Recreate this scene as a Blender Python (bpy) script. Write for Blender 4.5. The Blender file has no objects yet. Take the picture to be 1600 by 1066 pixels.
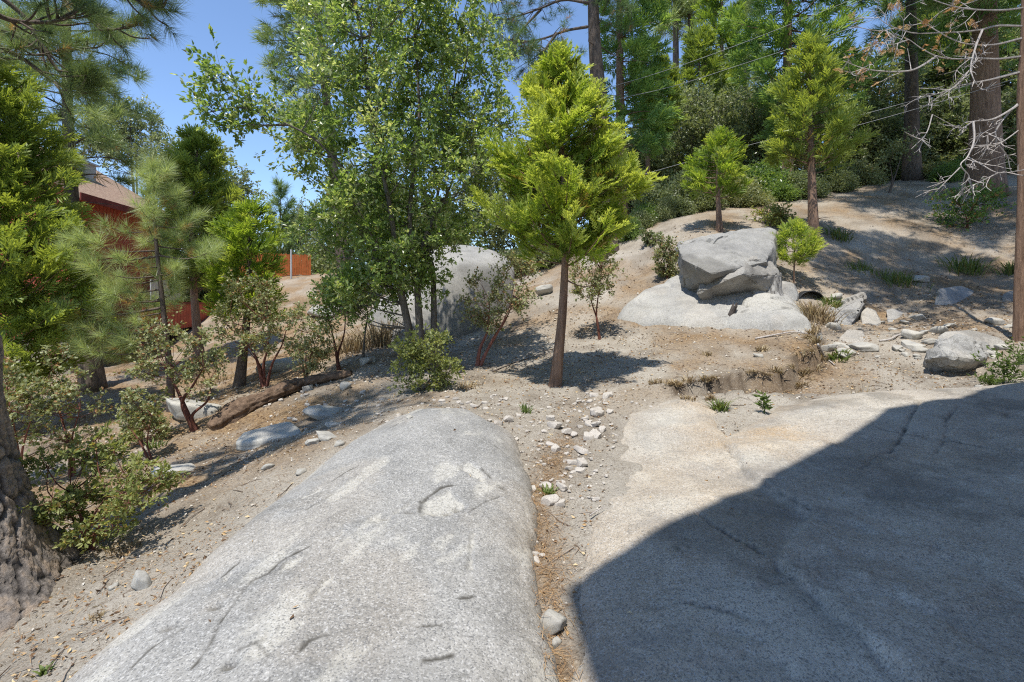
import bpy, bmesh, math, random
import numpy as np
from mathutils import Vector

# ------------------------------------------------------------------ camera, sky, sun, exposure
scene = bpy.context.scene
COL = scene.collection
F, V0 = 800.0, 470.0            # focal length and horizon row, in pixels of the 1600 px photograph
cam_data = bpy.data.cameras.new('camera')
cam_data.sensor_width = 36.0
cam_data.lens = 18.0
cam_data.shift_y = -(533.0 - V0) / 1600.0
cam_data.clip_start = 0.05
cam_data.clip_end = 2000.0
cam = bpy.data.objects.new('camera', cam_data)
COL.objects.link(cam)
cam.location = (0, 0, 0)
cam.rotation_euler = (math.radians(90), 0, 0)
scene.camera = cam

SUN_EL = math.radians(70.0)
SH = np.array([0.36, 0.933])                 # horizontal direction in which shadows fall
SH = SH / np.linalg.norm(SH)
LDIR = np.array([SH[0] * math.cos(SUN_EL), SH[1] * math.cos(SUN_EL), -math.sin(SUN_EL)])
world = bpy.data.worlds.new('World')
scene.world = world
world.use_nodes = True
wn, wl = world.node_tree.nodes, world.node_tree.links
wn.clear()
sky = wn.new('ShaderNodeTexSky')
sky.sky_type = 'NISHITA'
sky.sun_disc = False
sky.sun_elevation = SUN_EL
sky.sun_rotation = math.atan2(-SH[0], -SH[1])
sky.altitude = 1700.0
sky.air_density = 1.0
sky.dust_density = 0.1
sky.ozone_density = 3.2
bg = wn.new('ShaderNodeBackground')
bg.inputs['Strength'].default_value = 0.15
wo = wn.new('ShaderNodeOutputWorld')
wl.new(sky.outputs[0], bg.inputs[0])
wl.new(bg.outputs[0], wo.inputs[0])

sd = bpy.data.lights.new('sun', 'SUN')
sd.energy = 3.5
sd.angle = math.radians(0.5)
sd.color = (1.0, 0.955, 0.88)
sun = bpy.data.objects.new('sun', sd)
COL.objects.link(sun)
sun.rotation_euler = Vector(LDIR).to_track_quat('-Z', 'Y').to_euler()

vs = scene.view_settings
vs.view_transform = 'Standard'
vs.look = 'None'
vs.exposure = 0.75
vs.gamma = 1.0
vs.use_curve_mapping = False
scene.cycles.max_bounces = 6
scene.cycles.transparent_max_bounces = 6
scene.cycles.use_denoising = False
scene.cycles.filter_width = 1.15
scene.cycles.sample_clamp_indirect = 4.0

# ------------------------------------------------------------------ helpers
def P(u, v, d):
    return np.array([(u - 800.0) / F * d, d, (V0 - v) / F * d])

def nrm(a):
    a = np.asarray(a, float)
    return a / np.maximum(np.linalg.norm(a, axis=-1, keepdims=True), 1e-9)

def hash3(ix, iy, iz, seed):
    h = (ix.astype(np.int64) * 374761393 + iy.astype(np.int64) * 668265263 + iz.astype(np.int64) * 1440662683 + seed * 974634777) & 0xFFFFFFFF
    h = ((h ^ (h >> 13)) * 1274126177) & 0xFFFFFFFF
    h = ((h ^ (h >> 15)) * 2246822519) & 0xFFFFFFFF
    h = h ^ (h >> 16)
    return h / 4294967295.0

def vnoise(p, seed=0):
    i = np.floor(p).astype(np.int64)
    f = p - i
    f = f * f * f * (f * (f * 6 - 15) + 10)
    r = 0
    for dx in (0, 1):
        wx = f[:, 0] if dx else 1 - f[:, 0]
        for dy in (0, 1):
            wy = f[:, 1] if dy else 1 - f[:, 1]
            for dz in (0, 1):
                wz = f[:, 2] if dz else 1 - f[:, 2]
                r = r + wx * wy * wz * hash3(i[:, 0] + dx, i[:, 1] + dy, i[:, 2] + dz, seed)
    return r * 2 - 1

def fbm(p, scale, octv=4, seed=0, gain=0.5):
    p = np.asarray(p, float)
    if p.shape[1] == 2:
        p = np.column_stack([p, np.zeros(len(p))])
    a, s, t = 1.0, scale, 0
    out = np.zeros(len(p))
    for k in range(octv):
        out += a * vnoise(p * s + 17.3 * k, seed + k)
        t += a
        a *= gain
        s *= 2.03
    return out / t

def worley(p, scale, seed=0):
    """distance to the nearest and second nearest cell point, and the id of the nearest"""
    q = p * scale
    i = np.floor(q).astype(np.int64)
    d1 = np.full(len(q), 9.0); d2 = np.full(len(q), 9.0); cid = np.zeros(len(q))
    for dx in (-1, 0, 1):
        for dy in (-1, 0, 1):
            for dz in (-1, 0, 1):
                c = i + np.array([dx, dy, dz])
                o = np.column_stack([hash3(c[:, 0], c[:, 1], c[:, 2], seed + k) for k in range(3)])
                d = np.linalg.norm(c + o - q, axis=1)
                m = d < d1
                d2 = np.where(m, d1, np.minimum(d2, d))
                cid = np.where(m, o[:, 0], cid)
                d1 = np.where(m, d, d1)
    return d1, d2, cid

def sstep(a, b, x):
    t = np.clip((np.asarray(x, float) - a) / (b - a), 0, 1)
    return t * t * (3 - 2 * t)

def seg_dist(px, py, poly, closed=False):
    poly = np.asarray(poly, float)
    n = len(poly)
    best = np.full(len(px), 1e9)
    for k in range(n if closed else n - 1):
        a, b = poly[k], poly[(k + 1) % n]
        ab = b - a
        t = np.clip(((px - a[0]) * ab[0] + (py - a[1]) * ab[1]) / max(ab @ ab, 1e-9), 0, 1)
        best = np.minimum(best, np.hypot(px - a[0] - t * ab[0], py - a[1] - t * ab[1]))
    return best

def inside(px, py, poly):
    poly = np.asarray(poly, float)
    r = np.zeros(len(px), bool)
    n = len(poly)
    j = n - 1
    for i in range(n):
        xi, yi = poly[i]; xj, yj = poly[j]
        c = ((yi > py) != (yj > py)) & (px < (xj - xi) * (py - yi) / (yj - yi + 1e-12) + xi)
        r ^= c
        j = i
    return r

def sdf(px, py, poly):
    d = seg_dist(px, py, poly, True)
    return np.where(inside(px, py, poly), d, -d)

class MB:
    """collects triangles and quads, then links them as one mesh object"""
    def __init__(s):
        s.v, s.f, s.a, s.n = [], [], [], 0
    def add(s, v, f, a=0.5):
        v = np.asarray(v, float).reshape(-1, 3)
        s.v.append(v)
        for ff in (f if isinstance(f, list) else [f]):
            s.f.append(np.asarray(ff, np.int64) + s.n)
        s.a.append(np.broadcast_to(np.asarray(a, float), (len(v),)) if np.ndim(a) < 2 else a)
        s.n += len(v)
    def mesh(s, name, m, origin=None, smooth=False, attrs=None):
        v = np.concatenate(s.v)
        if origin is not None:
            v = v - np.asarray(origin, float)
        me = bpy.data.meshes.new(name)
        me.vertices.add(len(v))
        me.vertices.foreach_set('co', v.astype(np.float32).ravel())
        loops = np.concatenate([f.ravel() for f in s.f]).astype(np.int32)
        tot = np.concatenate([np.full(len(f), f.shape[1]) for f in s.f])
        me.loops.add(len(loops))
        me.loops.foreach_set('vertex_index', loops)
        me.polygons.add(len(tot))
        me.polygons.foreach_set('loop_start', np.concatenate([[0], np.cumsum(tot)[:-1]]).astype(np.int32))
        me.polygons.foreach_set('use_smooth', np.full(len(tot), smooth))
        at = me.attributes.new('v', 'FLOAT', 'POINT')
        at.data.foreach_set('value', np.concatenate(s.a).astype(np.float32))
        for k, arr in (attrs or {}).items():
            at = me.attributes.new(k, 'FLOAT', 'POINT')
            at.data.foreach_set('value', np.asarray(arr, np.float32))
        me.update(calc_edges=True)
        if m is not None:
            me.materials.append(m)
        return me
    def build(s, name, m, parent=None, origin=None, smooth=False, attrs=None):
        o = bpy.data.objects.new(name, s.mesh(name, m, origin, smooth, attrs))
        COL.objects.link(o)
        if parent is not None:
            o.parent = parent
        elif origin is not None:
            o.location = origin
        return o

def tag(o, label, cat, group=None, kind=None):
    o['label'] = label
    o['category'] = cat
    if group:
        o['group'] = group
    if kind:
        o['kind'] = kind
    return o

def empty(name, loc):
    o = bpy.data.objects.new(name, None)
    o.empty_display_size = 0.2
    COL.objects.link(o)
    o.location = loc
    return o

def tube(mb, pts, rad, seg=6, a=0.5, cap=True):
    pts = np.asarray(pts, float)
    n = len(pts)
    rad = np.broadcast_to(np.asarray(rad, float), (n,))
    t = nrm(np.gradient(pts, axis=0))
    ref = np.array([0.31, 0.87, 0.38]) if abs(t[0] @ nrm([0.31, 0.87, 0.38])) < 0.9 else np.array([1.0, 0, 0])
    x = np.empty((n, 3))
    x[0] = nrm(np.cross(t[0], ref))
    for k in range(1, n):
        q = x[k - 1] - t[k] * (x[k - 1] @ t[k])
        x[k] = nrm(q)
    y = np.cross(t, x)
    ang = np.linspace(0, 2 * math.pi, seg, endpoint=False)
    v = pts[:, None, :] + rad[:, None, None] * (np.cos(ang)[None, :, None] * x[:, None, :] + np.sin(ang)[None, :, None] * y[:, None, :])
    i = np.arange(n - 1)[:, None] * seg
    k = np.arange(seg)[None, :]
    k2 = (k + 1) % seg
    q = np.stack([i + k, i + k2, i + seg + k2, i + seg + k], -1).reshape(-1, 4)
    fs = [q]
    if cap:
        base = (n - 1) * seg
        fs.append(np.array([[base, base + j, base + j + 1] for j in range(1, seg - 1)]))
        fs.append(np.array([[0, j + 1, j] for j in range(1, seg - 1)]))
    mb.add(v.reshape(-1, 3), fs, a)

def smooth_path(pts, n):
    """Catmull-Rom through the points"""
    p = np.asarray(pts, float)
    if len(p) == 2:
        return p[0] + (p[1] - p[0]) * np.linspace(0, 1, n)[:, None]
    q = np.vstack([2 * p[0] - p[1], p, 2 * p[-1] - p[-2]])
    s = np.linspace(0, len(p) - 1, n)
    k = np.minimum(s.astype(int), len(p) - 2)
    t = (s - k)[:, None]
    a, b, c, d = q[k], q[k + 1], q[k + 2], q[k + 3]
    return 0.5 * (2 * b + (c - a) * t + (2 * a - 5 * b + 4 * c - d) * t ** 2 + (3 * b - a - 3 * c + d) * t ** 3)

def inst(mb, tv, tf, ta, pos, ydir, scale, var, rng, ref=None, vmix=1.0):
    """copies of a small template (axis +Y, face in XY) at many places, all in one mesh"""
    m = len(pos)
    if m == 0:
        return
    Y = nrm(ydir)
    if ref is None:
        ref = rng.normal(size=(m, 3))
    X = nrm(np.cross(Y, ref))
    Z = np.cross(X, Y)
    scale = np.broadcast_to(np.asarray(scale, float), (m,))
    v = pos[:, None, :] + scale[:, None, None] * (tv[None, :, 0, None] * X[:, None, :] + tv[None, :, 1, None] * Y[:, None, :] + tv[None, :, 2, None] * Z[:, None, :])
    f = tf[None] + (np.arange(m) * len(tv))[:, None, None]
    a = np.clip(np.broadcast_to(np.asarray(var, float), (m,))[:, None] + ta[None, :] * vmix, 0, 1)
    mb.add(v.reshape(-1, 3), f.reshape(-1, tf.shape[1]), a.reshape(-1))

# ------------------------------------------------------------------ materials
class NT:
    def __init__(s, name):
        s.m = bpy.data.materials.new(name)
        s.m.use_nodes = True
        s.t = s.m.node_tree
        s.b = s.t.nodes['Principled BSDF']
        s.out = s.t.nodes['Material Output']
        s.tc = s.t.nodes.new('ShaderNodeTexCoord')
    def n(s, typ, **kw):
        nd = s.t.nodes.new(typ)
        for k, v in kw.items():
            if k in nd.inputs.keys():
                nd.inputs[k].default_value = v
            else:
                setattr(nd, k, v)
        return nd
    def l(s, a, b):
        s.t.links.new(a, b)
    def noise(s, scale, detail=4, rough=0.55, vec=None, dist=0.0):
        nd = s.n('ShaderNodeTexNoise', Scale=scale, Detail=detail, Roughness=rough, Distortion=dist)
        s.l(vec or s.tc.outputs['Object'], nd.inputs['Vector'])
        return nd.outputs['Fac']
    def ramp(s, fac, stops, interp='LINEAR'):
        nd = s.n('ShaderNodeValToRGB')
        cr = nd.color_ramp
        cr.interpolation = interp
        while len(cr.elements) < len(stops):
            cr.elements.new(0.5)
        for e, (p, c) in zip(cr.elements, stops):
            e.position = p
            e.color = (c, c, c, 1) if np.isscalar(c) else (*c, 1)
        s.l(fac, nd.inputs[0])
        return nd.outputs[0]
    def mix(s, fac, a, b, typ='MIX'):
        nd = s.n('ShaderNodeMix', data_type='RGBA', blend_type=typ)
        for val, idx in ((fac, 0), (a, 6), (b, 7)):
            if hasattr(val, 'links'):
                s.l(val, nd.inputs[idx])
            elif idx == 0:
                nd.inputs[0].default_value = val
            else:
                nd.inputs[idx].default_value = (*val, 1)
        return nd.outputs[2]
    def math(s, op, a, b=0.0):
        nd = s.n('ShaderNodeMath', operation=op)
        for k, val in ((0, a), (1, b)):
            if hasattr(val, 'links'):
                s.l(val, nd.inputs[k])
            else:
                nd.inputs[k].default_value = val
        return nd.outputs[0]
    def attr(s, name):
        return s.n('ShaderNodeAttribute', attribute_name=name).outputs['Fac']
    def bump(s, h, strength=0.4, dist=0.02):
        nd = s.n('ShaderNodeBump', Strength=strength, Distance=dist)
        s.l(h, nd.inputs['Height'])
        s.l(nd.outputs[0], s.b.inputs['Normal'])
    def fin(s, col, rough=0.8, spec=0.3):
        if hasattr(col, 'links'):
            s.l(col, s.b.inputs['Base Color'])
        else:
            s.b.inputs['Base Color'].default_value = (*col, 1)
        s.b.inputs['Roughness'].default_value = rough
        s.b.inputs['Specular IOR Level'].default_value = spec
        return s.m

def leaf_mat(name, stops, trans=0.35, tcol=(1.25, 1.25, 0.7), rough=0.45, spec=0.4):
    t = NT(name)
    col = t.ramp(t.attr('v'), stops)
    big = t.noise(1.3, 2)
    col = t.mix(0.5, col, t.mix(t.ramp(big, [(0.35, 0.0), (0.65, 1.0)]), (0.80, 0.85, 0.80), (1.15, 1.1, 1.0)), 'MULTIPLY')
    t.fin(col, rough, spec)
    tr = t.n('ShaderNodeBsdfTranslucent')
    t.l(t.mix(1.0, col, tcol, 'MULTIPLY'), tr.inputs[0])
    ms = t.n('ShaderNodeMixShader')
    ms.inputs[0].default_value = trans
    t.l(t.b.outputs[0], ms.inputs[1])
    t.l(tr.outputs[0], ms.inputs[2])
    t.l(ms.outputs[0], t.out.inputs[0])
    return t.m

def bark_mat(name, c0, c1, scale=9.0, stretch=0.25, bump=0.6):
    t = NT(name)
    mp = t.n('ShaderNodeMapping')
    mp.inputs['Scale'].default_value = (1, 1, stretch)
    t.l(t.tc.outputs['Object'], mp.inputs[0])
    n1 = t.noise(scale, 6, 0.65, mp.outputs[0], 0.6)
    n2 = t.noise(scale * 4, 4, 0.6, mp.outputs[0])
    h = t.math('ADD', n1, t.math('MULTIPLY', n2, 0.4))
    col = t.ramp(h, [(0.42, c0), (0.95, c1)])
    t.bump(h, bump, 0.04)
    return t.fin(col, 0.9, 0.15)

def plain_mat(name, col, rough=0.7, spec=0.3, var=0.15, scale=6.0):
    t = NT(name)
    n = t.noise(scale, 5)
    c = t.mix(t.ramp(n, [(0.3, 0.0), (0.7, 1.0)]), tuple(x * (1 - var) for x in col), tuple(min(1, x * (1 + var)) for x in col))
    return t.fin(c, rough, spec)

def granite_mat():
    """v = tan dust and iron stain, w = freshly spalled pale rock, k = dark lichen, crack dirt and darkened patches"""
    t = NT('granite')
    n1 = t.noise(2.2, 5, 0.6)
    base = t.ramp(n1, [(0.28, (0.17, 0.168, 0.16)), (0.48, (0.265, 0.261, 0.249)), (0.72, (0.36, 0.35, 0.327))])
    tan = t.ramp(t.noise(3.0, 6, 0.65), [(0.3, (0.33, 0.265, 0.19)), (0.5, (0.42, 0.355, 0.27)), (0.72, (0.52, 0.46, 0.37))])
    col = t.mix(t.attr('v'), base, tan)
    col = t.mix(t.math('MULTIPLY', t.attr('r'), t.ramp(t.noise(14, 5, 0.7), [(0.3, 0.35), (0.6, 1.0)])), col, (0.47, 0.315, 0.155))
    col = t.mix(t.attr('w'), col, (0.60, 0.575, 0.50))
    # mineral grains: biotite flecks and pale feldspar
    g1 = t.noise(105, 2, 0.5)
    col = t.mix(t.ramp(g1, [(0.37, 0.62), (0.46, 0.0)]), col, (0.075, 0.078, 0.085))
    g2 = t.noise(90, 2, 0.5)
    col = t.mix(t.ramp(g2, [(0.54, 0.0), (0.66, 0.5)]), col, (0.60, 0.59, 0.57))
    g3 = t.noise(34, 5, 0.75)
    col = t.mix(t.ramp(g3, [(0.35, 0.55), (0.48, 0.0)]), col, (0.14, 0.135, 0.125))
    col = t.mix(t.ramp(g3, [(0.55, 0.0), (0.68, 0.4)]), col, (0.55, 0.535, 0.50))
    st = t.noise(0.9, 6, 0.65, None, 1.0)
    col = t.mix(t.ramp(st, [(0.33, 0.45), (0.45, 0.0)]), col, (0.20, 0.195, 0.185))
    col = t.mix(t.attr('k'), col, (0.075, 0.070, 0.060))
    h = t.math('ADD', t.math('MULTIPLY', t.noise(22, 6, 0.7), 0.8), t.math('MULTIPLY', g1, 0.5))
    t.bump(h, 0.55, 0.012)
    return t.fin(col, 0.85, 0.25)

def soil_mat():
    """v = needle and leaf duff, w = pale gravelly dust, k = darker earth in patches and along the bank cut"""
    t = NT('soil')
    n1 = t.noise(1.1, 6, 0.62)
    base = t.ramp(n1, [(0.32, (0.285, 0.245, 0.195)), (0.5, (0.385, 0.342, 0.28)), (0.7, (0.485, 0.44, 0.372))])
    duff = t.ramp(t.noise(18, 5, 0.7), [(0.34, (0.13, 0.08, 0.045)), (0.52, (0.31, 0.205, 0.11)), (0.7, (0.47, 0.335, 0.18))])
    col = t.mix(t.attr('v'), base, duff)
    col = t.mix(t.attr('w'), col, (0.50, 0.46, 0.395))
    col = t.mix(t.attr('k'), col, (0.125, 0.095, 0.068))
    g1 = t.noise(62, 4, 0.7)
    col = t.mix(t.ramp(g1, [(0.36, 0.7), (0.46, 0.0)]), col, (0.12, 0.09, 0.066))
    col = t.mix(t.ramp(g1, [(0.57, 0.0), (0.68, 0.75)]), col, (0.60, 0.545, 0.46))
    g2 = t.noise(11, 7, 0.75, None, 1.2)
    col = t.mix(t.ramp(g2, [(0.34, 0.75), (0.45, 0.0)]), col, (0.17, 0.125, 0.085))
    h = t.math('ADD', t.noise(12, 7, 0.7), t.math('MULTIPLY', g1, 0.45))
    t.bump(h, 1.0, 0.05)
    return t.fin(col, 0.95, 0.1)

GRANITE = granite_mat()
SOIL = soil_mat()

# ------------------------------------------------------------------ terrain: a thin-plate surface through surveyed points
G = [  # (u, v, distance)
 # foreground, along the dome's foot and the gully
 (120,1066,2.3),(260,950,2.75),(380,830,3.5),(470,760,4.2),(560,690,5.0),(640,655,5.6),(740,655,5.7),
 (800,690,5.1),(830,760,4.2),(835,850,3.4),(840,950,2.75),(855,1066,2.25),
 (0,1000,2.95),(60,930,3.3),(200,870,3.75),(140,840,4.2),(300,780,4.6),
 # right slab
 (1000,1000,2.4),(1200,1000,2.4),(1500,1000,2.35),(1600,1066,2.1),(1000,850,3.2),(1200,800,3.7),(1400,800,3.7),(1600,800,3.6),
 (1000,720,4.9),(1150,700,5.1),(1350,690,5.2),(1600,690,5.0),(1000,650,6.1),(1150,640,6.3),(1350,625,6.5),(1600,612,6.6),
 # middle
 (900,640,6.4),(865,600,7.8),(960,590,7.9),(750,610,7.4),(680,600,8.0),(600,620,7.6),(500,660,7.0),(420,690,6.7),(330,740,5.7),
 (740,570,9.6),(640,575,9.4),(560,560,10.8),(475,600,9.9),(430,605,10.3),(300,668,8.6),(235,715,7.4),(160,750,6.6),(60,760,6.7),
 (935,525,10.8),(1000,500,11.2),(1130,500,10.8),(1260,505,10.4),(1050,560,8.8),
 # wash on the right
 (1250,600,7.6),(1400,600,7.4),(1600,590,7.3),(1330,570,8.3),(1480,575,8.2),(1600,540,8.6),(1300,520,10.4),(1420,520,10.2),(1560,500,10.4),
 (1275,472,12.2),(1400,460,12.6),(1520,460,12.4),(1640,455,12.2),
 # slope up right
 (1300,420,14.0),(1440,400,15.0),(1580,390,14.8),(1240,440,12.8),(1272,375,15.6),(1360,350,17.0),(1480,340,17.4),(1600,330,17.0),
 (1125,360,16.0),(1060,375,15.6),(1200,330,18.6),(1290,312,20.0),(1390,292,21.5),(1480,285,22.0),(1600,275,21.5),(1740,300,19),
 (1010,405,15.2),(1030,350,18.0),(960,430,14.5),(950,390,17.6),(860,460,14.0),(800,490,13.2),(700,535,12.2),(760,470,16.5),
 # left flat and bank
 (560,520,14.5),(620,500,16),(500,545,14.5),(400,575,14.0),(300,600,13.5),(150,605,13.2),(0,625,12.6),(100,680,9.4),(0,690,9.0),
 (420,530,18.5),(300,555,18.0),(170,572,19.5),(0,590,18.5),(500,505,20),(560,466,23),(460,434,28),(400,438,28),(460,462,24),(250,530,25),(100,540,26),
]
pts = [P(*g) for g in G]
extra = [  # x, y, z, outside the picture
 (-3.2,0.8,-2.05),(-6,0.5,-3.0),(-9,4,-3.4),(-12,9,-3.4),(-9,-4,-3.3),(0,0.6,-1.68),(0,-5,-1.7),(2,0.5,-1.6),(5,0.5,-1.45),(9,0.5,-1.1),(9,4,-1.1),
 (12,9,-0.2),(16,12,1.8),(22,16,4.4),(14,-5,-1.0),(26,24,6.2),(20,30,6.4),(12,30,5.4),(6,30,4.4),(0,30,3.0),(-4,30,2.0),(-11,34,1.6),(-20,34,-1.6),(-30,30,-2.2),(-26,16,-3.4),
 (-40,70,0),(-10,70,3),(15,70,6.5),(40,60,8),(60,20,7),(-60,20,-4),(-90,160,2),(0,170,6),(90,160,9),(0,420,6),(-320,400,2),(320,400,9),(-20,-30,-3),(20,-30,-1),
]
CP = np.vstack([np.array(pts), np.array(extra, float)])

def _tps_k(r2):
    return 0.5 * r2 * np.log(np.maximum(r2, 1e-12))
def _fit(cp, lam=0.02):
    n = len(cp)
    d2 = ((cp[:, None, :2] - cp[None, :, :2]) ** 2).sum(-1)
    A = np.zeros((n + 3, n + 3))
    A[:n, :n] = _tps_k(d2) + lam * np.eye(n)
    A[:n, n] = 1; A[:n, n + 1:] = cp[:, :2]
    A[n, :n] = 1; A[n + 1:, :n] = cp[:, :2].T
    return np.linalg.solve(A, np.concatenate([cp[:, 2], np.zeros(3)]))
TW = _fit(CP)

BANK = np.array([P(1060,625,7.0)[:2], P(1088,617,7.15)[:2], P(1130,603,7.4)[:2], P(1200,590,7.7)[:2], P(1255,573,8.1)[:2], P(1284,545,8.9)[:2], P(1280,515,10.0)[:2]])

def gz(x, y, fine=True):
    x = np.atleast_1d(np.asarray(x, float)); y = np.atleast_1d(np.asarray(y, float))
    out = np.empty(len(x))
    n = len(CP)
    for s in range(0, len(x), 40000):
        e = s + 40000
        d2 = (x[s:e, None] - CP[None, :, 0]) ** 2 + (y[s:e, None] - CP[None, :, 1]) ** 2
        out[s:e] = _tps_k(d2) @ TW[:n] + TW[n] + TW[n + 1] * x[s:e] + TW[n + 2] * y[s:e]
    # undercut bank of the little wash: the wash side is cut down
    near = (x > 1.5) & (x < 8) & (y > 5.5) & (y < 11)
    if near.any():
        q = np.column_stack([x[near], y[near]])
        wx = x[near] + 0.30 * fbm(q, 1.7, 4, 81); wy = y[near] + 0.22 * fbm(q, 1.9, 4, 82)
        d = seg_dist(wx, wy, BANK)
        bx = np.interp(wy, BANK[:, 1], BANK[:, 0])
        side = np.where((wx > bx), 1, -1) * np.where((wy > 7.0), 1, 0)
        out[near] += np.where(side > 0, -0.18 * np.exp(-(d / 0.6) ** 2), 0.10 * np.exp(-(d / 0.7) ** 2)) * (side != 0)
    if fine:
        p = np.column_stack([x, y])
        r = np.hypot(x, y)
        out += 0.055 * fbm(p, 0.9, 3, 5) * np.clip(r / 6, 0.3, 2.0) + 0.034 * fbm(p, 4.5, 3, 9)
    return out

def ghit(u, v, dmin=1.3, dmax=60):
    d = np.geomspace(dmin, dmax, 260)
    x = (u - 800) / F * d
    z = (V0 - v) / F * d
    k = np.where(z < gz(x, d, False))[0]
    d0 = d[k[0]] if len(k) else dmax
    d = np.linspace(d0 * 0.93, d0 * 1.05, 60)
    x = (u - 800) / F * d
    z = (V0 - v) / F * d
    k = np.where(z < gz(x, d))[0]
    i = k[0] if len(k) else len(d) - 1
    return np.array([x[i], d[i], gz(x[i], d[i])[0]])

def on_ground(u, d):
    x = (u - 800) / F * d
    return np.array([x, d, gz(x, d)[0]])

# dome and slab outlines in plan
DOME = np.array([(-1.72,0.7),(-1.78,1.2)] + [tuple(P(*g)[:2]) for g in G[:12]] + [(0.13,1.2),(0.12,0.7)])
SLAB = np.array([(0.45,0.7),(0.42,1.2)] + [tuple(P(*g)[:2]) for g in
        [(905,1066,2.2),(915,980,2.6),(905,900,3.0),(930,820,3.6),(950,740,4.6),(965,680,5.4),(985,640,6.2),(1040,618,6.7),(1095,622,6.75),(1128,648,6.15),(1122,668,5.75),(1135,690,5.35),(1165,668,5.75),(1210,640,6.4),(1290,618,6.75),(1400,607,7.0),(1600,600,7.0)]]
        + [(9.2,6.8),(9.6,5.0),(9.6,0.7)])

def grow_ground():
    nr, nc = 410, 490
    r = 1.1 + np.concatenate([np.linspace(0, 3.0, 25)[:-1], 3.0 * np.geomspace(1, 1.0 + 520 / 3.0, nr - 24)])
    s = np.tan(np.linspace(-1.0, 1.0, nc) * 1.02) * 1.1
    Y = r[:, None] + 0 * s[None]
    X = r[:, None] * s[None] * 1.15
    Y = Y - 4.0
    x, y = X.ravel(), Y.ravel()
    z = gz(x, y)
    p = np.column_stack([x, y])
    ins = np.maximum(sdf(x, y, DOME), sdf(x, y, SLAB))
    z = z - 0.12 * sstep(0.25, 0.7, ins)             # bedrock takes over under the outcrops
    z = z + 0.022 * fbm(p, 13, 3, 21) * (np.hypot(x, y) < 14)
    k = np.arange(nr - 1)[:, None] * nc + np.arange(nc - 1)[None]
    q = np.stack([k, k + 1, k + nc + 1, k + nc], -1).reshape(-1, 4)
    # duff under the trees on the left, pale dust round the outcrops, darker line along the bank cut
    duff = sstep(-1.2, -3.8, x + 0.22 * (y - 8)) * 1.0 * sstep(3.5, 6, y)
    duff = np.maximum(duff, 0.75 * sstep(-0.1, 0.25, fbm(p, 0.6, 4, 31)) * sstep(5, 8, y))
    duff = np.maximum(duff, 0.85 * np.exp(-(seg_dist(x, y, [(0.17, 1), (0.16, 2.7), (0.2, 4.0), (0.5, 5.2)]) / 0.16) ** 2))
    duff = np.maximum(duff, 0.5 * sstep(4, 8, x) * sstep(9, 11, y))
    duff = np.clip(duff * (0.8 + 1.1 * fbm(p, 1.8, 4, 41)), 0, 1)
    pale = np.exp(-np.maximum(-ins, 0) / 0.45) * 0.8
    pale = np.maximum(pale, 0.5 * sstep(0.0, 0.35, fbm(p, 0.7, 3, 51)))
    pale = np.clip(pale * (0.75 + 0.8 * fbm(p, 2.3, 3, 61)), 0, 0.9) * (1 - duff * 0.7)
    cut = np.zeros(len(x))
    nb = (x > 1.5) & (x < 8) & (y > 5.5) & (y < 11)
    cut[nb] = 1.1 * np.exp(-(seg_dist(x[nb] + 0.30 * fbm(p[nb], 1.7, 4, 81), y[nb] + 0.22 * fbm(p[nb], 1.9, 4, 82), BANK) / 0.13) ** 2) * (0.6 + 0.8 * fbm(p[nb], 3, 3, 71))
    mb = MB()
    mb.add(np.column_stack([x, y, z]), q, duff)
    o = mb.build('ground', SOIL, smooth=True, attrs={'w': pale, 'k': np.clip(np.maximum(cut, 0.4 * sstep(0.12, 0.4, fbm(p, 1.3, 5, 73)) * (y > 4)), 0, 1)})
    o['kind'] = 'structure'
grow_ground()

def flat_rock(name, label, outline, step, hfun, afun, lip=0.25):
    x0, y0 = outline.min(0) - 0.1
    x1, y1 = outline.max(0) + 0.1
    xs = np.arange(x0, x1, step); ys = np.arange(y0, y1, step)
    X, Y = np.meshgrid(xs, ys)
    x, y = X.ravel(), Y.ravel()
    p = np.column_stack([x, y])
    s = sdf(x, y, outline) + 0.05 * fbm(p, 2.2, 4, 77) + 0.02 * fbm(p, 9, 3, 78)
    z = gz(x, y, False) + hfun(x, y, s, p)
    z = np.where(s < 0, z + np.clip(s, -0.2, 0) * 0.6, z)
    nc = len(xs)
    k = (np.arange(len(ys) - 1)[:, None] * nc + np.arange(nc - 1)[None]).ravel()
    k = k[(s[k] > -lip) | (s[k + nc + 1] > -lip)]
    q = np.stack([k, k + 1, k + nc + 1, k + nc], -1)
    used = np.zeros(len(x), bool); used[q.ravel()] = True
    idx = np.cumsum(used) - 1
    q = idx[q]
    v, w, kk = afun(x, y, s, p)
    mb = MB()
    mb.add(np.column_stack([x, y, z])[used], q, np.clip(v, 0, 1)[used])
    rust = np.zeros(len(x))
    if name == 'granite_outcrop':
        rust = 0.75 * np.exp(-(((x - 2.45) / 0.6) ** 2 + ((y - 5.2) / 0.7) ** 2)) + 0.7 * np.exp(-(((x - 3.0) / 0.7) ** 2 + ((y - 6.3) / 0.22) ** 2))
        rust = np.clip(rust * (0.7 + 1.3 * fbm(p, 3.0, 4, 240)), 0, 0.8)
    o = mb.build(name, GRANITE, smooth=True, attrs={'w': np.clip(w, 0, 1)[used], 'k': np.clip(kk, 0, 1)[used], 'r': rust[used]})
    return tag(o, label, 'rock')

def wpoly(uvs, rise=0.0):
    """picture points carried onto the near ground (raised by rise)"""
    out = []
    for u, v in uvs:
        d = np.geomspace(1.3, 20, 900)
        x = (u - 800) / F * d
        k = np.where((V0 - v) / F * d < gz(x, d, False) + rise)[0]
        i = k[0]
        out.append((x[i], d[i]))
    return np.array(out)

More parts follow.
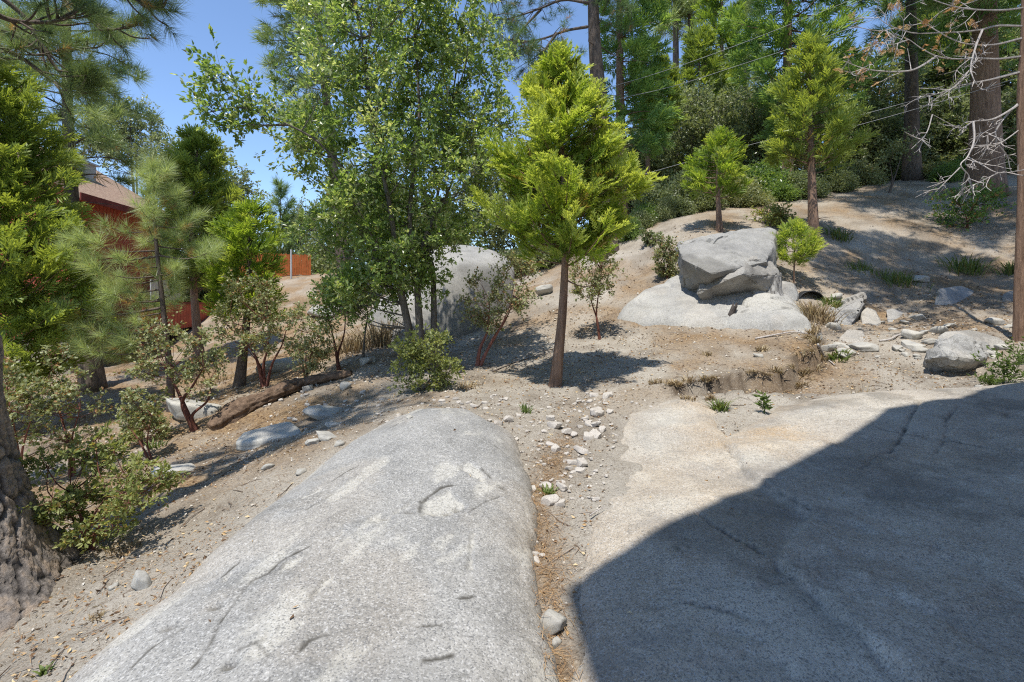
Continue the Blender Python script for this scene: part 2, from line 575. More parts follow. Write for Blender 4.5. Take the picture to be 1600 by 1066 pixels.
# spalled scars on the dome and its hairline cracks
FLAKES = [wpoly(q, 0.22) for q in [
  [(718,745),(725,733),(738,732),(752,745),(764,758),(757,762),(740,755)],
  [(655,812),(662,793),(690,780),(705,774),(716,786),(728,800),(716,812),(700,822),(676,820),(660,822)],
  [(731,850),(742,845),(746,858),(741,875),(738,900),(732,898)],
  [(520,860),(540,838),(545,848),(530,862)],[(462,775),(505,758),(500,766),(470,780)],
  [(425,905),(450,885),(483,873),(470,890),(440,910)],[(345,895),(372,877),(368,890),(350,903)],
  [(480,955),(505,930),(530,915),(512,935),(492,958)],[(575,825),(610,815),(640,800),(620,820),(590,838)],
  [(600,728),(612,724),(608,731),(598,733)],[(406,1020),(416,1010),(424,1016),(410,1028)]]]
CRACKS = [(wpoly(q, 0.2), w) for q, w in [
  ([(375,1040),(400,1035),(420,1060)],0.008),([(300,1062),(325,1030),(345,985),(370,950),(395,918),(420,910)],0.008),
  ([(470,1050),(482,1035),(500,1026),(514,1023)],0.010),([(662,1055),(690,1050),(706,1043)],0.012),
  ([(418,912),(440,890),(483,873)],0.008),([(345,900),(375,878)],0.008),([(655,822),(658,800),(690,779),(706,774)],0.012),
  ([(720,955),(733,952),(738,950)],0.012),([(650,1010),(690,1000)],0.004),([(200,1050),(240,1010),(290,985)],0.006),
  ([(765,820),(776,828)],0.012),([(752,745),(766,757)],0.010),([(510,760),(560,735)],0.005),([(480,800),(540,770)],0.005)]]
_r = np.random.default_rng(4)
for _ in range(3):
    c0 = np.array([_r.uniform(-2.3, -0.15), _r.uniform(1.5, 5.0)])
    if sdf(c0[:1], c0[1:], DOME)[0] > 0.1:
        L_, a_ = _r.uniform(0.08, 0.34), math.radians(_r.normal(24, 14))
        dv_ = np.array([math.sin(a_), math.cos(a_)])
        CRACKS.append((np.array([c0, c0 + dv_ * L_ * 0.5 + _r.normal(size=2) * 0.015, c0 + dv_ * L_]), _r.uniform(0.0045, 0.007)))
PITS = wpoly([(338,957),(268,980),(678,822),(716,812),(778,700),(360,1062),(605,830),(640,820),(700,818),(786,768)], 0.2)

def dome_h(x, y, s, p):
    R = 1.25 - 0.72 * sstep(-1.3, -0.1, x) * sstep(6.2, 4.2, y)
    t = np.clip((s + 0.02) / R, 0, 1)
    h = 0.31 * np.sqrt(np.maximum(1 - (1 - t) ** 2, 0)) - 0.035
    h += 0.035 * fbm(p, 1.1, 3, 101) * t + 0.010 * fbm(p, 5, 3, 102) + 0.003 * fbm(p, 22, 2, 103)
    n1, n2 = 0.012 * fbm(p, 18, 2, 110), 0.006 * fbm(p, 25, 2, 130)
    for fl in FLAKES:
        h -= 0.011 * sstep(-0.004, 0.012, sdf(x, y, fl) + 2.2 * n1)
    for c, w in CRACKS:
        h -= 0.004 * np.exp(-((seg_dist(x, y, c) + n2) / w) ** 2)
    for q in PITS:
        h -= 0.03 * np.exp(-(((x - q[0]) / 0.03) ** 2 + ((y - q[1]) / 0.022) ** 2))
    return h

def dome_a(x, y, s, p):
    tan = 0.55 * np.exp(-np.maximum(s, 0) / 0.10) + 0.22 * sstep(0.15, 0.45, fbm(p, 1.6, 4, 140))
    w = np.zeros(len(x)); k = np.zeros(len(x))
    n1, n2, n3 = 0.012 * fbm(p, 18, 2, 110), 0.006 * fbm(p, 25, 2, 130), fbm(p, 6, 2, 131)
    for fl in FLAKES:
        w = np.maximum(w, 0.5 * sstep(0, 0.03, sdf(x, y, fl) + 2.2 * n1))
    q = np.column_stack([p[:, 0] * 0.93 - p[:, 1] * 0.36, (p[:, 0] * 0.36 + p[:, 1] * 0.93) * 0.4])
    w = np.maximum(w, 0.36 * sstep(0.2, 0.4, fbm(q, 6.0, 5, 150)))
    for c, ww in CRACKS:
        k = np.maximum(k, np.exp(-((seg_dist(x, y, c) + n2) / ww) ** 2) * np.clip(0.85 + 0.8 * n3, 0, 1))
    for q in PITS:
        k = np.maximum(k, 0.8 * np.exp(-(((x - q[0]) / 0.028) ** 2 + ((y - q[1]) / 0.02) ** 2)))
    return tan, w, k

flat_rock('granite_dome', 'rounded grey speckled granite dome bulging out of the soil in the sunny foreground', DOME, 0.0105, dome_h, dome_a)

SCR = [(wpoly(q, 0.04), w, dep) for q, w, dep in [
  ([(1125,690),(1165,745),(1200,770),(1235,790),(1280,815)],0.011,0.03),([(1090,808),(1112,826),(1145,845),(1190,875)],0.012,0.03),
  ([(1215,895),(1260,935),(1310,985),(1355,1030),(1400,1070)],0.012,0.03),
  ([(1345,745),(1372,724),(1394,711),(1411,687),(1425,656),(1440,636)],0.014,0.025),([(1378,680),(1411,687),(1480,697),(1540,710),(1640,728)],0.014,0.025),
  ([(1462,715),(1480,690),(1478,668),(1500,645)],0.014,0.02),([(1010,960),(1080,955),(1140,965),(1200,990)],0.012,0.02)]]
def slab_h(x, y, s, p):
    t = np.clip(s / 0.5, 0, 1)
    h = 0.065 * np.sqrt(np.maximum(1 - (1 - t) ** 2, 0)) - 0.02
    h += 0.05 * fbm(p, 0.8, 3, 201) * t + 0.010 * fbm(p, 4, 3, 202) + 0.003 * fbm(p, 18, 2, 203)
    n4 = 0.012 * fbm(p, 12, 2, 204)
    for c, w, dep in SCR:
        h -= dep * np.exp(-((seg_dist(x, y, c) + n4) / w) ** 2)
    ln = np.vstack([SCR[0][0], SCR[2][0]])
    ln = ln[np.argsort(ln[:, 1])]
    h += 0.055 * sstep(-0.04, 0.05, x - np.interp(y, ln[:, 1], ln[:, 0]) + 0.1 * fbm(p, 3, 3, 205)) * t
    h += 0.02 * sstep(-0.02, 0.05, fbm(p * [1, 1.6], 1.3, 4, 206)) * t
    return h
def slab_a(x, y, s, p):
    n1 = fbm(p, 1.1, 4, 210)
    lower = sstep(0.5, -0.3, x - (0.55 + 0.33 * y) + 0.25 * n1)        # dusty left sheet
    tan = 0.35 + 0.55 * lower + 0.4 * n1
    iron = np.exp(-(((x - 2.5) / 0.55) ** 2 + ((y - 5.1) / 0.8) ** 2)) + 0.7 * np.exp(-(((x - 3.2) / 0.7) ** 2 + ((y - 6.2) / 0.3) ** 2))
    tan = np.maximum(tan, iron * (0.8 + 0.8 * fbm(p, 5, 3, 211)))
    upper = np.exp(-(((x - 1.35) / 0.45) ** 2 + ((y - 5.9) / 0.7) ** 2))
    tan = tan * (1 - 0.75 * upper)
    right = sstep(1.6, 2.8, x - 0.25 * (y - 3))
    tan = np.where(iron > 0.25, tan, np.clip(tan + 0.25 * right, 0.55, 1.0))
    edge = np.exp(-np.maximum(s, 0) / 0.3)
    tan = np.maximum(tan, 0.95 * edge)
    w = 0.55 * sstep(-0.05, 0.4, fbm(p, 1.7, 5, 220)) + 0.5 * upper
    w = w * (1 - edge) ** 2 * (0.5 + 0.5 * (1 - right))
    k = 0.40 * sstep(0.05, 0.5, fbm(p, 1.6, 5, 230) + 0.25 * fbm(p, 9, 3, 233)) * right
    brown_patch = wpoly([(1150,790),(1250,800),(1230,900),(1360,1010),(1350,1066),(1250,980),(1130,900),(1000,850)])  # stained brown patch; its tone also offsets the shadow's blue tint
    k = np.maximum(k, 0.34 * sstep(-0.05, 0.12, sdf(x, y, brown_patch) + 0.08 * fbm(p, 4, 3, 231)))
    n4, n5 = 0.012 * fbm(p, 12, 2, 204), fbm(p, 5, 2, 232)
    for c, ww, dep in SCR:
        k = np.maximum(k, 0.85 * np.exp(-((seg_dist(x, y, c) + n4) / (ww * 0.9)) ** 2) * (0.55 + n5))
    for u, v in ((1064,868),(1070,860),(1058,875),(1075,873),(1166,800),(1150,800),(1185,790),(1140,820)):
        q = wpoly([(u, v)])[0]
        k = np.maximum(k, 0.7 * np.exp(-(((x - q[0]) / 0.022) ** 2 + ((y - q[1]) / 0.03) ** 2)))
    return tan, w, k
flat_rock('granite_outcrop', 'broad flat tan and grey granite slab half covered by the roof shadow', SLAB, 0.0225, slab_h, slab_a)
# exact height of whatever rock or soil is on top near the camera
def topz(x, y):
    x = np.atleast_1d(np.asarray(x, float)); y = np.atleast_1d(np.asarray(y, float))
    p = np.column_stack([x, y])
    z = gz(x, y)
    for ol, hf in ((DOME, dome_h), (SLAB, slab_h)):
        s = sdf(x, y, ol) + 0.05 * fbm(p, 2.2, 4, 77) + 0.02 * fbm(p, 9, 3, 78)
        m = s > 0
        if m.any():
            z[m] = np.maximum(z[m] - 0.12 * sstep(0.25, 0.7, s[m]), gz(x[m], y[m], False) + hf(x[m], y[m], s[m], p[m]))
    return z

# ------------------------------------------------------------------ boulders and stones
_ICO = {}
def ico(n):
    if n not in _ICO:
        bm = bmesh.new()
        bmesh.ops.create_icosphere(bm, subdivisions=n, radius=1.0)
        _ICO[n] = (np.array([v.co[:] for v in bm.verts]), np.array([[v.index for v in f.verts] for f in bm.faces]))
        bm.free()
    return _ICO[n]

def hull_planes(pts):
    bm = bmesh.new()
    for p in pts:
        bm.verts.new(p)
    r = bmesh.ops.convex_hull(bm, input=bm.verts)
    c = np.mean(pts, axis=0)
    pl = []
    bm.normal_update()
    for f in bm.faces:
        n = np.array(f.normal[:]); o = n @ (np.array(f.verts[0].co[:]) - c)
        if o < 0:
            n, o = -n, -o
        pl.append((*n, o))
    bm.free()
    return c, np.array(pl)

def rock_surface(planes, sub, sharp, size, seed, rough=0.03, frac=0.0):
    """star-shaped polytope with worn edges and a broken, grainy face"""
    dv, fc = ico(sub)
    den = dv @ planes[:, :3].T
    r = np.where(den > 1e-3, planes[None, :, 3] / np.maximum(den, 1e-3), 1e3)
    k = sharp
    rr = np.sum(np.maximum(r, 1e-3) ** -k, axis=1) ** (-1 / k)
    v = dv * rr[:, None]
    n1 = fbm(v / size, 2.2, 4, seed)
    n2 = fbm(v / size, 9.0, 3, seed + 3)
    ridge = -np.abs(fbm(v / size, 3.0, 3, seed + 9))
    v = v * (1 + rough * (1.6 * n1 + 0.45 * n2 + 0.9 * ridge))[:, None]
    if frac:
        q = v / size + 0.06 * np.column_stack([fbm(v / size, 4, 2, seed + 40 + k) for k in range(3)])
        d1, d2, cid = worley(q * [1, 1, 1.7], 3.6, seed + 50)
        d3, d4, ci2 = worley(q * [1.2, 1, 2.2], 8.5, seed + 60)
        v = v * (1 + frac * (0.14 * (cid - 0.5) - 0.06 * np.exp(-((d2 - d1) / 0.05) ** 2) + 0.035 * (ci2 - 0.5) - 0.02 * np.exp(-((d4 - d3) / 0.06) ** 2)))[:, None]
    return v, fc, n1

def broken_surface(pts, size, seed, rough, frac, cuts=5):
    """planar-faced block: bevelled hull, subdivided, with chipped and grainy faces"""
    bm = bmesh.new()
    for p in pts:
        bm.verts.new(p)
    r = bmesh.ops.convex_hull(bm, input=bm.verts)
    bmesh.ops.delete(bm, geom=[v for v in bm.verts if not v.link_faces], context='VERTS')
    bmesh.ops.dissolve_limit(bm, angle_limit=math.radians(9), verts=bm.verts, edges=bm.edges)
    bmesh.ops.bevel(bm, geom=list(bm.edges), offset=0.016 * size, segments=2, profile=0.6, affect='EDGES', clamp_overlap=True)
    bmesh.ops.triangulate(bm, faces=bm.faces)
    for _ in range(6):
        le = [e for e in bm.edges if e.calc_length() > 0.035 * size]
        if not le:
            break
        bmesh.ops.subdivide_edges(bm, edges=le, cuts=1)
        bmesh.ops.triangulate(bm, faces=[f for f in bm.faces if len(f.verts) > 3])
    bm.normal_update()
    bm.verts.index_update()
    v = np.array([q.co[:] for q in bm.verts]); n = np.array([q.normal[:] for q in bm.verts])
    f = np.array([[q.index for q in t.verts] for t in bm.faces])
    bm.free()
    q = v / size
    n1 = fbm(q, 3.0, 4, seed)
    d1, d2, cid = worley((q + 0.08 * np.column_stack([fbm(q, 4, 2, seed + 40 + k) for k in range(3)])) * [1, 1, 1.8], 2.6, seed + 50)
    h = rough * (1.2 * n1 + 0.6 * fbm(q, 14, 3, seed + 3)) + frac * (0.10 * (cid - 0.5) - 0.05 * np.exp(-((d2 - d1) / 0.03) ** 2))
    return v + n * (h * size)[:, None], f, n1

def hull_rock(name, label, pts, seed=1, sub=5, sharp=22, rough=0.03, tan=0.1, cat='boulder', group=None, dark=0.0, mat=None, near=1.0, grow=1.0, frac=0.5):
    pts = np.array(pts, float)
    # set it down: slide it along the ground until its lowest front point rests on the soil
    uv = np.column_stack([800 + F * pts[:, 0] / pts[:, 1], V0 - F * pts[:, 2] / pts[:, 1]])
    front = pts[:, 1] < np.median(pts[:, 1]) + 0.2
    i = np.where(front)[0][np.argmax(uv[front, 1])]
    pts = pts * (near * ghit(uv[i, 0], uv[i, 1] - 2)[1] / pts[i, 1])
    pts = pts.mean(0) + (pts - pts.mean(0)) * grow
    low = pts[:, 2] < np.quantile(pts[:, 2], 0.3)
    pts[low, 2] -= 0.12
    c, pl = hull_planes(pts)
    size = np.max(np.ptp(pts, axis=0))
    if sharp >= 90:
        v, fc, n1 = broken_surface(pts - c, size, seed, rough, frac)
    else:
        v, fc, n1 = rock_surface(pl, sub, sharp, size, seed, rough, frac)
    base = np.array([c[0], c[1], pts[:, 2].min()])
    mb = MB()
    st = np.clip(tan + 0.5 * fbm(v, 1.6 / max(size, 0.3), 3, seed + 20), 0, 0.9)
    mb.add(v + c - base, fc, st)
    k = np.clip(dark + 0.5 * sstep(0.15, 0.4, fbm(v, 2.5 / max(size, 0.3), 4, seed + 30)), 0, 0.85) * 0.7
    o = mb.build(name, mat or GRANITE, smooth=True, attrs={'w': np.clip(0.25 * n1 + 0.1, 0, 1), 'k': k})
    o.location = base
    o.data.set_sharp_from_angle(angle=math.radians(24))
    return tag(o, label, cat, group)

def random_rock_mesh(name, seed, sub=3, sharp=16, flat=0.6, nplanes=11, rough=0.06, tan=0.2, mat=None):
    rng = np.random.default_rng(seed)
    n = nrm(rng.normal(size=(nplanes, 3)))
    o = 0.55 + 0.35 * rng.random(nplanes)
    n = np.vstack([n, np.eye(3), -np.eye(3)])
    o = np.concatenate([o, [1, 0.8, flat, 1, 0.8, flat]])
    v, fc, n1 = rock_surface(np.column_stack([n, o]), sub, sharp, 2.0, seed, rough)
    mb = MB()
    mb.add(v, fc, np.clip(tan + 0.4 * n1, 0, 1))
    return mb.mesh(name, mat or GRANITE, smooth=True, attrs={'w': np.clip(0.55 + 0.5 * n1, 0, 0.85), 'k': np.clip(0.15 * -n1, 0, 1)})

def pix_block(front, back, d0, d1):
    """corner points of a block: picture outline of its near face and of its far face"""
    return [P(u, v, d0 if len(q) < 3 else q[2]) for q in front for u, v in [q[:2]]] + [P(u, v, d1 if len(q) < 3 else q[2]) for q in back for u, v in [q[:2]]]

# stacked boulders on their pale slab, right of the middle
LEDGE = wpoly([(960,503),(1000,509),(1060,512),(1130,513),(1200,514),(1266,515),(1262,496),(1242,474),(1212,452),(1170,432),(1110,428),(1050,440),(1000,462),(975,482)])
def ledge_h(x, y, s, p):
    t = np.clip(s / 0.55, 0, 1)
    q = np.column_stack([p, 0 * s]) + 0.15 * np.column_stack([fbm(p, 2, 2, 511), fbm(p, 2, 2, 512), 0 * s])
    d1, d2, cid = worley(q * [0.7, 1.5, 1], 0.9, 5)
    return 0.26 * np.sqrt(np.maximum(1 - (1 - t) ** 2, 0)) - 0.03 + 0.16 * (cid - 0.4) * t - 0.05 * np.exp(-((d2 - d1) / 0.04) ** 2) + 0.05 * fbm(p, 1.2, 3, 501) + 0.06 * np.abs(fbm(p * [0.6, 1.6], 1.6, 3, 502)) * t + 0.008 * fbm(p, 7, 3, 503)
def ledge_a(x, y, s, p):
    return 0.25 * sstep(0.1, 0.4, fbm(p, 1.5, 3, 505)), 0.30 + 0.35 * fbm(p, 1.4, 3, 506), 0.5 * sstep(0.08, 0.02, np.abs(fbm(p * [0.5, 1.5], 1.4, 3, 507))) * (fbm(p, 2, 2, 508) > 0.1)
flat_rock('granite_ledge', 'long pale granite ledge lying low beneath the stacked boulders', LEDGE, 0.035, ledge_h, ledge_a)
hull_rock('boulder', 'big wedge-topped grey boulder, the rear one of the stack on the ledge',
          [P(1066,452,12.7), P(1064,404,12.0), P(1112,428,11.2), P(1200,408,11.9), P(1212,440,12.7), P(1100,456,12.2), P(1056,380,13.1), P(1160,357,13.7), P(1213,356,13.9), P(1214,400,13.6), P(1070,455,13.8), P(1205,450,14.2)],
          near=0.95, frac=0.2, seed=14, sub=5, sharp=300, rough=0.026, tan=0.05, dark=0.2)
hull_rock('boulder', 'overhanging flat slab at the left shoulder of the wedge-topped boulder',
          [P(1052,386,12.6), P(1062,380,12.4), P(1100,372,12.6), P(1130,366,13.0), P(1060,392,12.4), P(1102,384,12.4), P(1060,376,13.6), P(1130,362,13.8), P(1100,384,13.6)], near=0.95, frac=0.2, seed=17, sub=4, sharp=120, rough=0.02)
hull_rock('boulder', 'fractured boulder with a pale sloping top leaning in front of the wedge-topped one',
          [P(1104,426,11.5), P(1188,384,12.5), P(1204,396,12.3), P(1217,430,11.8), P(1160,428,10.8), P(1084,452,11.2), P(1100,461,11.4), P(1172,450,11.6), P(1217,456,12.1), P(1200,440,13.0), P(1120,450,12.6)],
          near=0.93, seed=25, sub=5, sharp=300, rough=0.028, frac=0.25, tan=0.3, dark=0.12)
hull_rock('boulder', 'small pale block tucked behind the charred stump at the ledge end',
          [P(1218,440,11.6), P(1240,442,11.6), P(1250,468,11.2), P(1225,470,11.2), P(1222,436,12.2), P(1248,450,12.2), P(1228,475,12.2)], seed=31, sub=4, tan=0.1)
# big round boulders left of the middle
hull_rock('round_boulder', 'huge rounded grey boulder behind the multi-stemmed oak',
          [P(655,440,13.2), P(670,400,13.6), P(710,382,14.4), P(760,388,14.4), P(798,412,14.2), P(803,450,13.6), P(780,520,12.8), P(700,530,12.2), P(650,520,12.4), P(700,410,12.7), P(760,415,12.8), P(735,470,12.2),
           P(680,400,16), P(770,410,16), P(720,530,16)], frac=0.0, grow=1.14, seed=44, sub=5, sharp=14, rough=0.02, tan=0.05)
hull_rock('boulder', 'smooth pale boulder half hidden by the oak stems, next to the huge round one',
          [P(574,500,13.6), P(590,470,14.0), P(625,455,14.2), P(662,458,14.0), P(668,510,13.0), P(640,540,12.6), P(590,528,12.9), P(600,480,13.2), P(640,475,13.1), P(600,470,15.2), P(660,470,15.2), P(620,535,15)], frac=0.15, grow=1.1, seed=52, sub=5, sharp=14, rough=0.02, tan=0.05)
hull_rock('boulder', 'low pale rock at the foot of the dry grass by the oak',
          [P(606,520,12.4), P(625,508,12.4), P(645,525,12.1), P(640,545,11.9), P(612,540,12.0), P(620,515,13), P(640,520,13), P(625,545,13)], seed=57, sub=4, sharp=12)
# rocks of the wash
hull_rock('boulder', 'tall tilted angular boulder with a flat sunlit top beside the culvert',
          [P(1288,494,10.3), P(1296,486,10.2), P(1350,458,10.5), P(1354,470,10.3), P(1338,500,9.9), P(1328,514,9.8), P(1300,512,9.8), P(1286,500,10.0), P(1300,480,11.2), P(1345,462,11.3), P(1335,505,11.0), P(1300,520,10.8)], seed=61, sub=5, sharp=110, rough=0.025, tan=0.25)
hull_rock('boulder', 'tan blocky rock wedged right of the tilted boulder',
          [P(1344,490,9.9), P(1356,480,10.0), P(1368,486,9.9), P(1378,506,9.6), P(1362,514,9.4), P(1344,512,9.5), P(1350,484,10.5), P(1372,492,10.5), P(1360,514,10.4)], seed=66, sub=4, sharp=30, rough=0.04, tan=0.45)
hull_rock('boulder', 'flat-faced grey slab leaning on the bank, third rock right of the culvert',
          [P(1384,484,10.2), P(1396,482,10.3), P(1418,490,10.4), P(1412,502,10.0), P(1396,512,9.7), P(1388,505,9.7), P(1388,484,10.8), P(1415,488,10.9), P(1400,512,10.6)], seed=70, sub=4, sharp=40, tan=0.2)
hull_rock('boulder', 'smooth grey triangular slab lying on the bank near the thin trunk',
          [P(1456,482,11.2), P(1464,452,11.6), P(1500,446,12.0), P(1528,458,12.0), P(1500,472,11.4), P(1468,487,11.0), P(1470,450,12.4), P(1520,455,12.6), P(1480,490,12.2)], seed=75, sub=4, sharp=40, rough=0.02, tan=0.25)
hull_rock('boulder', 'large pale rounded block resting on the slab edge, lower right',
          [P(1440,562,7.0), P(1462,532,7.3), P(1500,523,7.6), P(1528,538,7.3), P(1545,556,7.0), P(1480,556,6.7), P(1520,562,6.75), P(1458,578,7.1), P(1500,582,7.0), P(1535,578,7.1), P(1470,530,8.2), P(1535,545,8.2), P(1460,580,7.9), P(1535,580,7.9)], seed=81, sub=5, sharp=90, rough=0.05, tan=0.15, frac=0.35)
hull_rock('boulder', 'jagged pale rock just behind the large rounded block',
          [P(1462,530,8.0), P(1480,518,8.3), P(1520,516,8.4), P(1560,528,8.2), P(1578,540,8.1), P(1560,550,7.9), P(1500,550,7.9), P(1480,520,9.0), P(1560,528,9.0), P(1520,555,8.9)], seed=84, sub=5, sharp=60, rough=0.06, tan=0.15)
hull_rock('boulder', 'low tan rock half buried in the wash below the tilted boulder',
          [P(1308,530,9.3), P(1325,514,9.6), P(1348,516,9.5), P(1356,530,9.2), P(1340,540,9.0), P(1312,542,9.0), P(1325,516,10.2), P(1350,522,10.1), P(1330,545,9.9)], seed=88, sub=4, sharp=20, rough=0.05, tan=0.55)
hull_rock('boulder', 'dark rounded boulder on the bank behind the thin trunk',
          [P(1562,464,11.4), P(1570,455,11.5), P(1590,452,11.6), P(1610,455,11.5), P(1612,470,11.3), P(1590,476,11.1), P(1568,474,11.2), P(1590,455,12.2), P(1590,475,12.2)], seed=90, sub=4, sharp=10, dark=0.55)

def field_rocks():
    """single rocks read off the picture: (u, v base, width px, height ratio, seed)"""
    L = [
     (216,925,38,0.85,'grey rounded stone sitting by itself left of the dome'),
     (174,922,18,0.6,'small white stone beside the lone grey stone'),
     (862,992,36,1.1,'pale lumpy rock in the gully at the shadow edge'),
     (868,1012,17,0.9,'fist-sized pale stone just below the lumpy gully rock'),
     (537,610,24,0.8,'white angular rock on the shaded slope left of the oak'),
     (435,580,70,0.42,'dark grey rock in the shade behind the fallen log'),
     (290,655,85,0.40,'smooth grey rock hump at the left end of the log'),
     (500,496,55,0.45,'pale flat rock beyond the manzanitas near the fence'),
     (855,460,34,0.5,'grey rock on the slope left of the cedar trunk'),
     (1140,508,26,0.4,'low stone at the foot of the pale ledge'),
     (1310,470,22,0.5,'small stone on the bank above the culvert'),
     (1430,545,36,0.35,'flat pale stone in the wash bed'),
     (1352,549,44,0.3,'flat grey stone in the shaded wash'),
     (1405,548,20,0.5,'pale cobble in the wash bed'),
     (1440,500,24,0.55,'brown clod of rock on the broken bank'),
     (1445,442,26,0.5,'grey stone half buried on the dappled slope'),
     (1295,548,24,0.55,'mossy grey stone at the wash side'),
     (1430,530,30,0.6,'tan rock under the broken bank'),
     (1535,608,16,0.6,'small brown stone by the green plant at the slab edge'),
     (1100,385,14,0.5,'small stone on the slope above the ledge'),
     (640,690,12,0.5,'pale chip on the soil above the dome'),
     (510,690,40,0.35,'flat pale stone in the rubble left of the dome'),
     (488,694,26,0.4,'flat sloping stone at the edge of the tree shadow'),
     (528,698,22,0.5,'pale broken stone in the rubble left of the dome top'),
     (418,734,22,0.5,'pale rounded cobble on the soil left of the dome'),
     (470,742,20,0.5,'small broken stone near the dome flank'),
     (520,668,24,0.5,'pale stone at the top of the rubble'),
     (420,690,95,0.20,'low grey slab showing through soil at the tree shadow'),
     (500,655,80,0.22,'low rocky hump in the streak of shade'),
     (270,745,75,0.25,'grey rock ridge in the dark streak of shade'),
     (690,540,34,0.6,'dark rock under the overhang of the round boulder'),
     (570,570,26,0.6,'dark burnt-looking stone at the foot of a thin stem'),
     (535,572,16,0.6,'black stone beside a manzanita stem'),
     (480,612,24,0.5,'pale stone under the small manzanita by the log'),
     (1188,560,16,0.4,'flat stone on the bare soil bank'),
     (350,860,14,0.6,'tan pebble on the dome foot'),
    ]
    for k, (u, v, w, hr, lab) in enumerate(L):
        q = ghit(u, v)
        me = random_rock_mesh('rock', 300 + k, sub=4 if w > 22 else 3, sharp=14 + 20 * ((k * 7) % 5) / 5, tan=0.15 + 0.25 * ((k * 3) % 4) / 4)
        s = w / F * q[1] / 2 * 1.1
        o = bpy.data.objects.new('rock', me)
        COL.objects.link(o)
        o.location = (q[0], q[1] + s * 0.4, topz(q[0], q[1] + s * 0.4)[0] + s * hr * 0.35)
        o.scale = (s, s * 0.85, s * hr * 1.25)
        o.rotation_euler = (0.2 * math.sin(k), 0.2 * math.cos(k * 2), k * 1.3 if w < 60 else 0.2)
        tag(o, lab, 'rock')
field_rocks()

def gully_stones():
    rng = np.random.default_rng(8)
    pale = plain_mat('pale_stone', (0.44, 0.405, 0.36), 0.9, 0.2, 0.3, 9)
    meshes = [random_rock_mesh('stone', 500 + k, sub=3, sharp=60, flat=0.5, nplanes=9, rough=0.06, tan=0.0, mat=pale) for k in range(7)]
    for me in meshes:
        me.set_sharp_from_angle(angle=math.radians(28))
    spots = [(933,648,26),(868,705,24),(897,725,20),(909,727,24),(905,738,18),(889,733,14),(910,707,26),(878,763,18),(857,786,34),(875,790,24),(853,763,24),
             (930,683,24),(920,685,22),(940,673,16),(915,655,12),(953,645,16),(861,657,24),(866,668,26),(885,677,22),(896,680,18),(930,665,20),(919,664,14),(795,658,22),(780,663,16),(812,668,12),(810,650,10),
             (927,620,14),(948,621,20),(904,629,12),(922,629,14),(945,631,10),(930,738,12),(883,742,10),(895,741,12),(886,710,10),(860,697,14),(935,640,12),(905,668,10),(850,676,10),(955,665,10),
             (833,765,14),(838,868,12),(838,878,14),(846,870,12),(835,850,12),(862,752,10),(880,755,10),(932,781,16),(760,640,12),(740,636,14),(700,640,12),(722,632,10),(790,625,10),(690,628,12)]
    for k in range(150):
        u = rng.normal(900, 60); v = rng.uniform(612, 790)
        spots.append((u, v, rng.uniform(4, 9)))
    for k in range(70):
        spots.append((rng.uniform(400, 800), rng.uniform(610, 660), rng.uniform(5, 11)))
    n = 0
    for k, (u, v, w) in enumerate(spots):
        q = ghit(u, v)
        if max(sdf(q[:1], q[1:2], DOME)[0], sdf(q[:1], q[1:2], SLAB)[0]) > 0.05:
            continue
        s = w / F * q[1] / 2
        o = bpy.data.objects.new('stone', meshes[k % 7])
        COL.objects.link(o)
        o.location = (q[0], q[1], q[2] + s * 0.22)
        o.scale = (s * 1.15, s * rng.uniform(0.7, 1.0), s * rng.uniform(0.6, 0.9))
        o.rotation_euler = (rng.uniform(-0.3, 0.3), rng.uniform(-0.3, 0.3), rng.uniform(0, 6.3))
        up = v < 668
        tag(o, 'small pale stone on the bare soil above the dome' if u < 830 else 'small pale stone in the gravelly gap between dome and slab', 'stone',
            'stones scattered above the dome' if u < 830 else 'stones in the gap between dome and slab')
gully_stones()

def wash_rubble():
    rng = np.random.default_rng(12)
    meshes = [random_rock_mesh('rubble_stone', 560 + k, sub=3, sharp=40, flat=0.6, rough=0.07, tan=0.35) for k in range(6)]
    for k in range(46):
        u, v = rng.uniform(1300, 1585), rng.uniform(505, 562)
        w = rng.uniform(8, 26)
        q = ghit(u, v)
        s = w / F * q[1] / 2
        o = bpy.data.objects.new('rubble_stone', meshes[k % 6]); COL.objects.link(o)
        o.location = (q[0], q[1], q[2] + s * 0.2)
        o.scale = (s, s * rng.uniform(0.7, 1.0), s * rng.uniform(0.5, 0.85))
        o.rotation_euler = (rng.uniform(-0.3, 0.3), rng.uniform(-0.3, 0.3), rng.uniform(0, 6.3))
        tag(o, 'small broken stone in the rubble of the wash', 'stone', 'rubble stones in the wash')
wash_rubble()

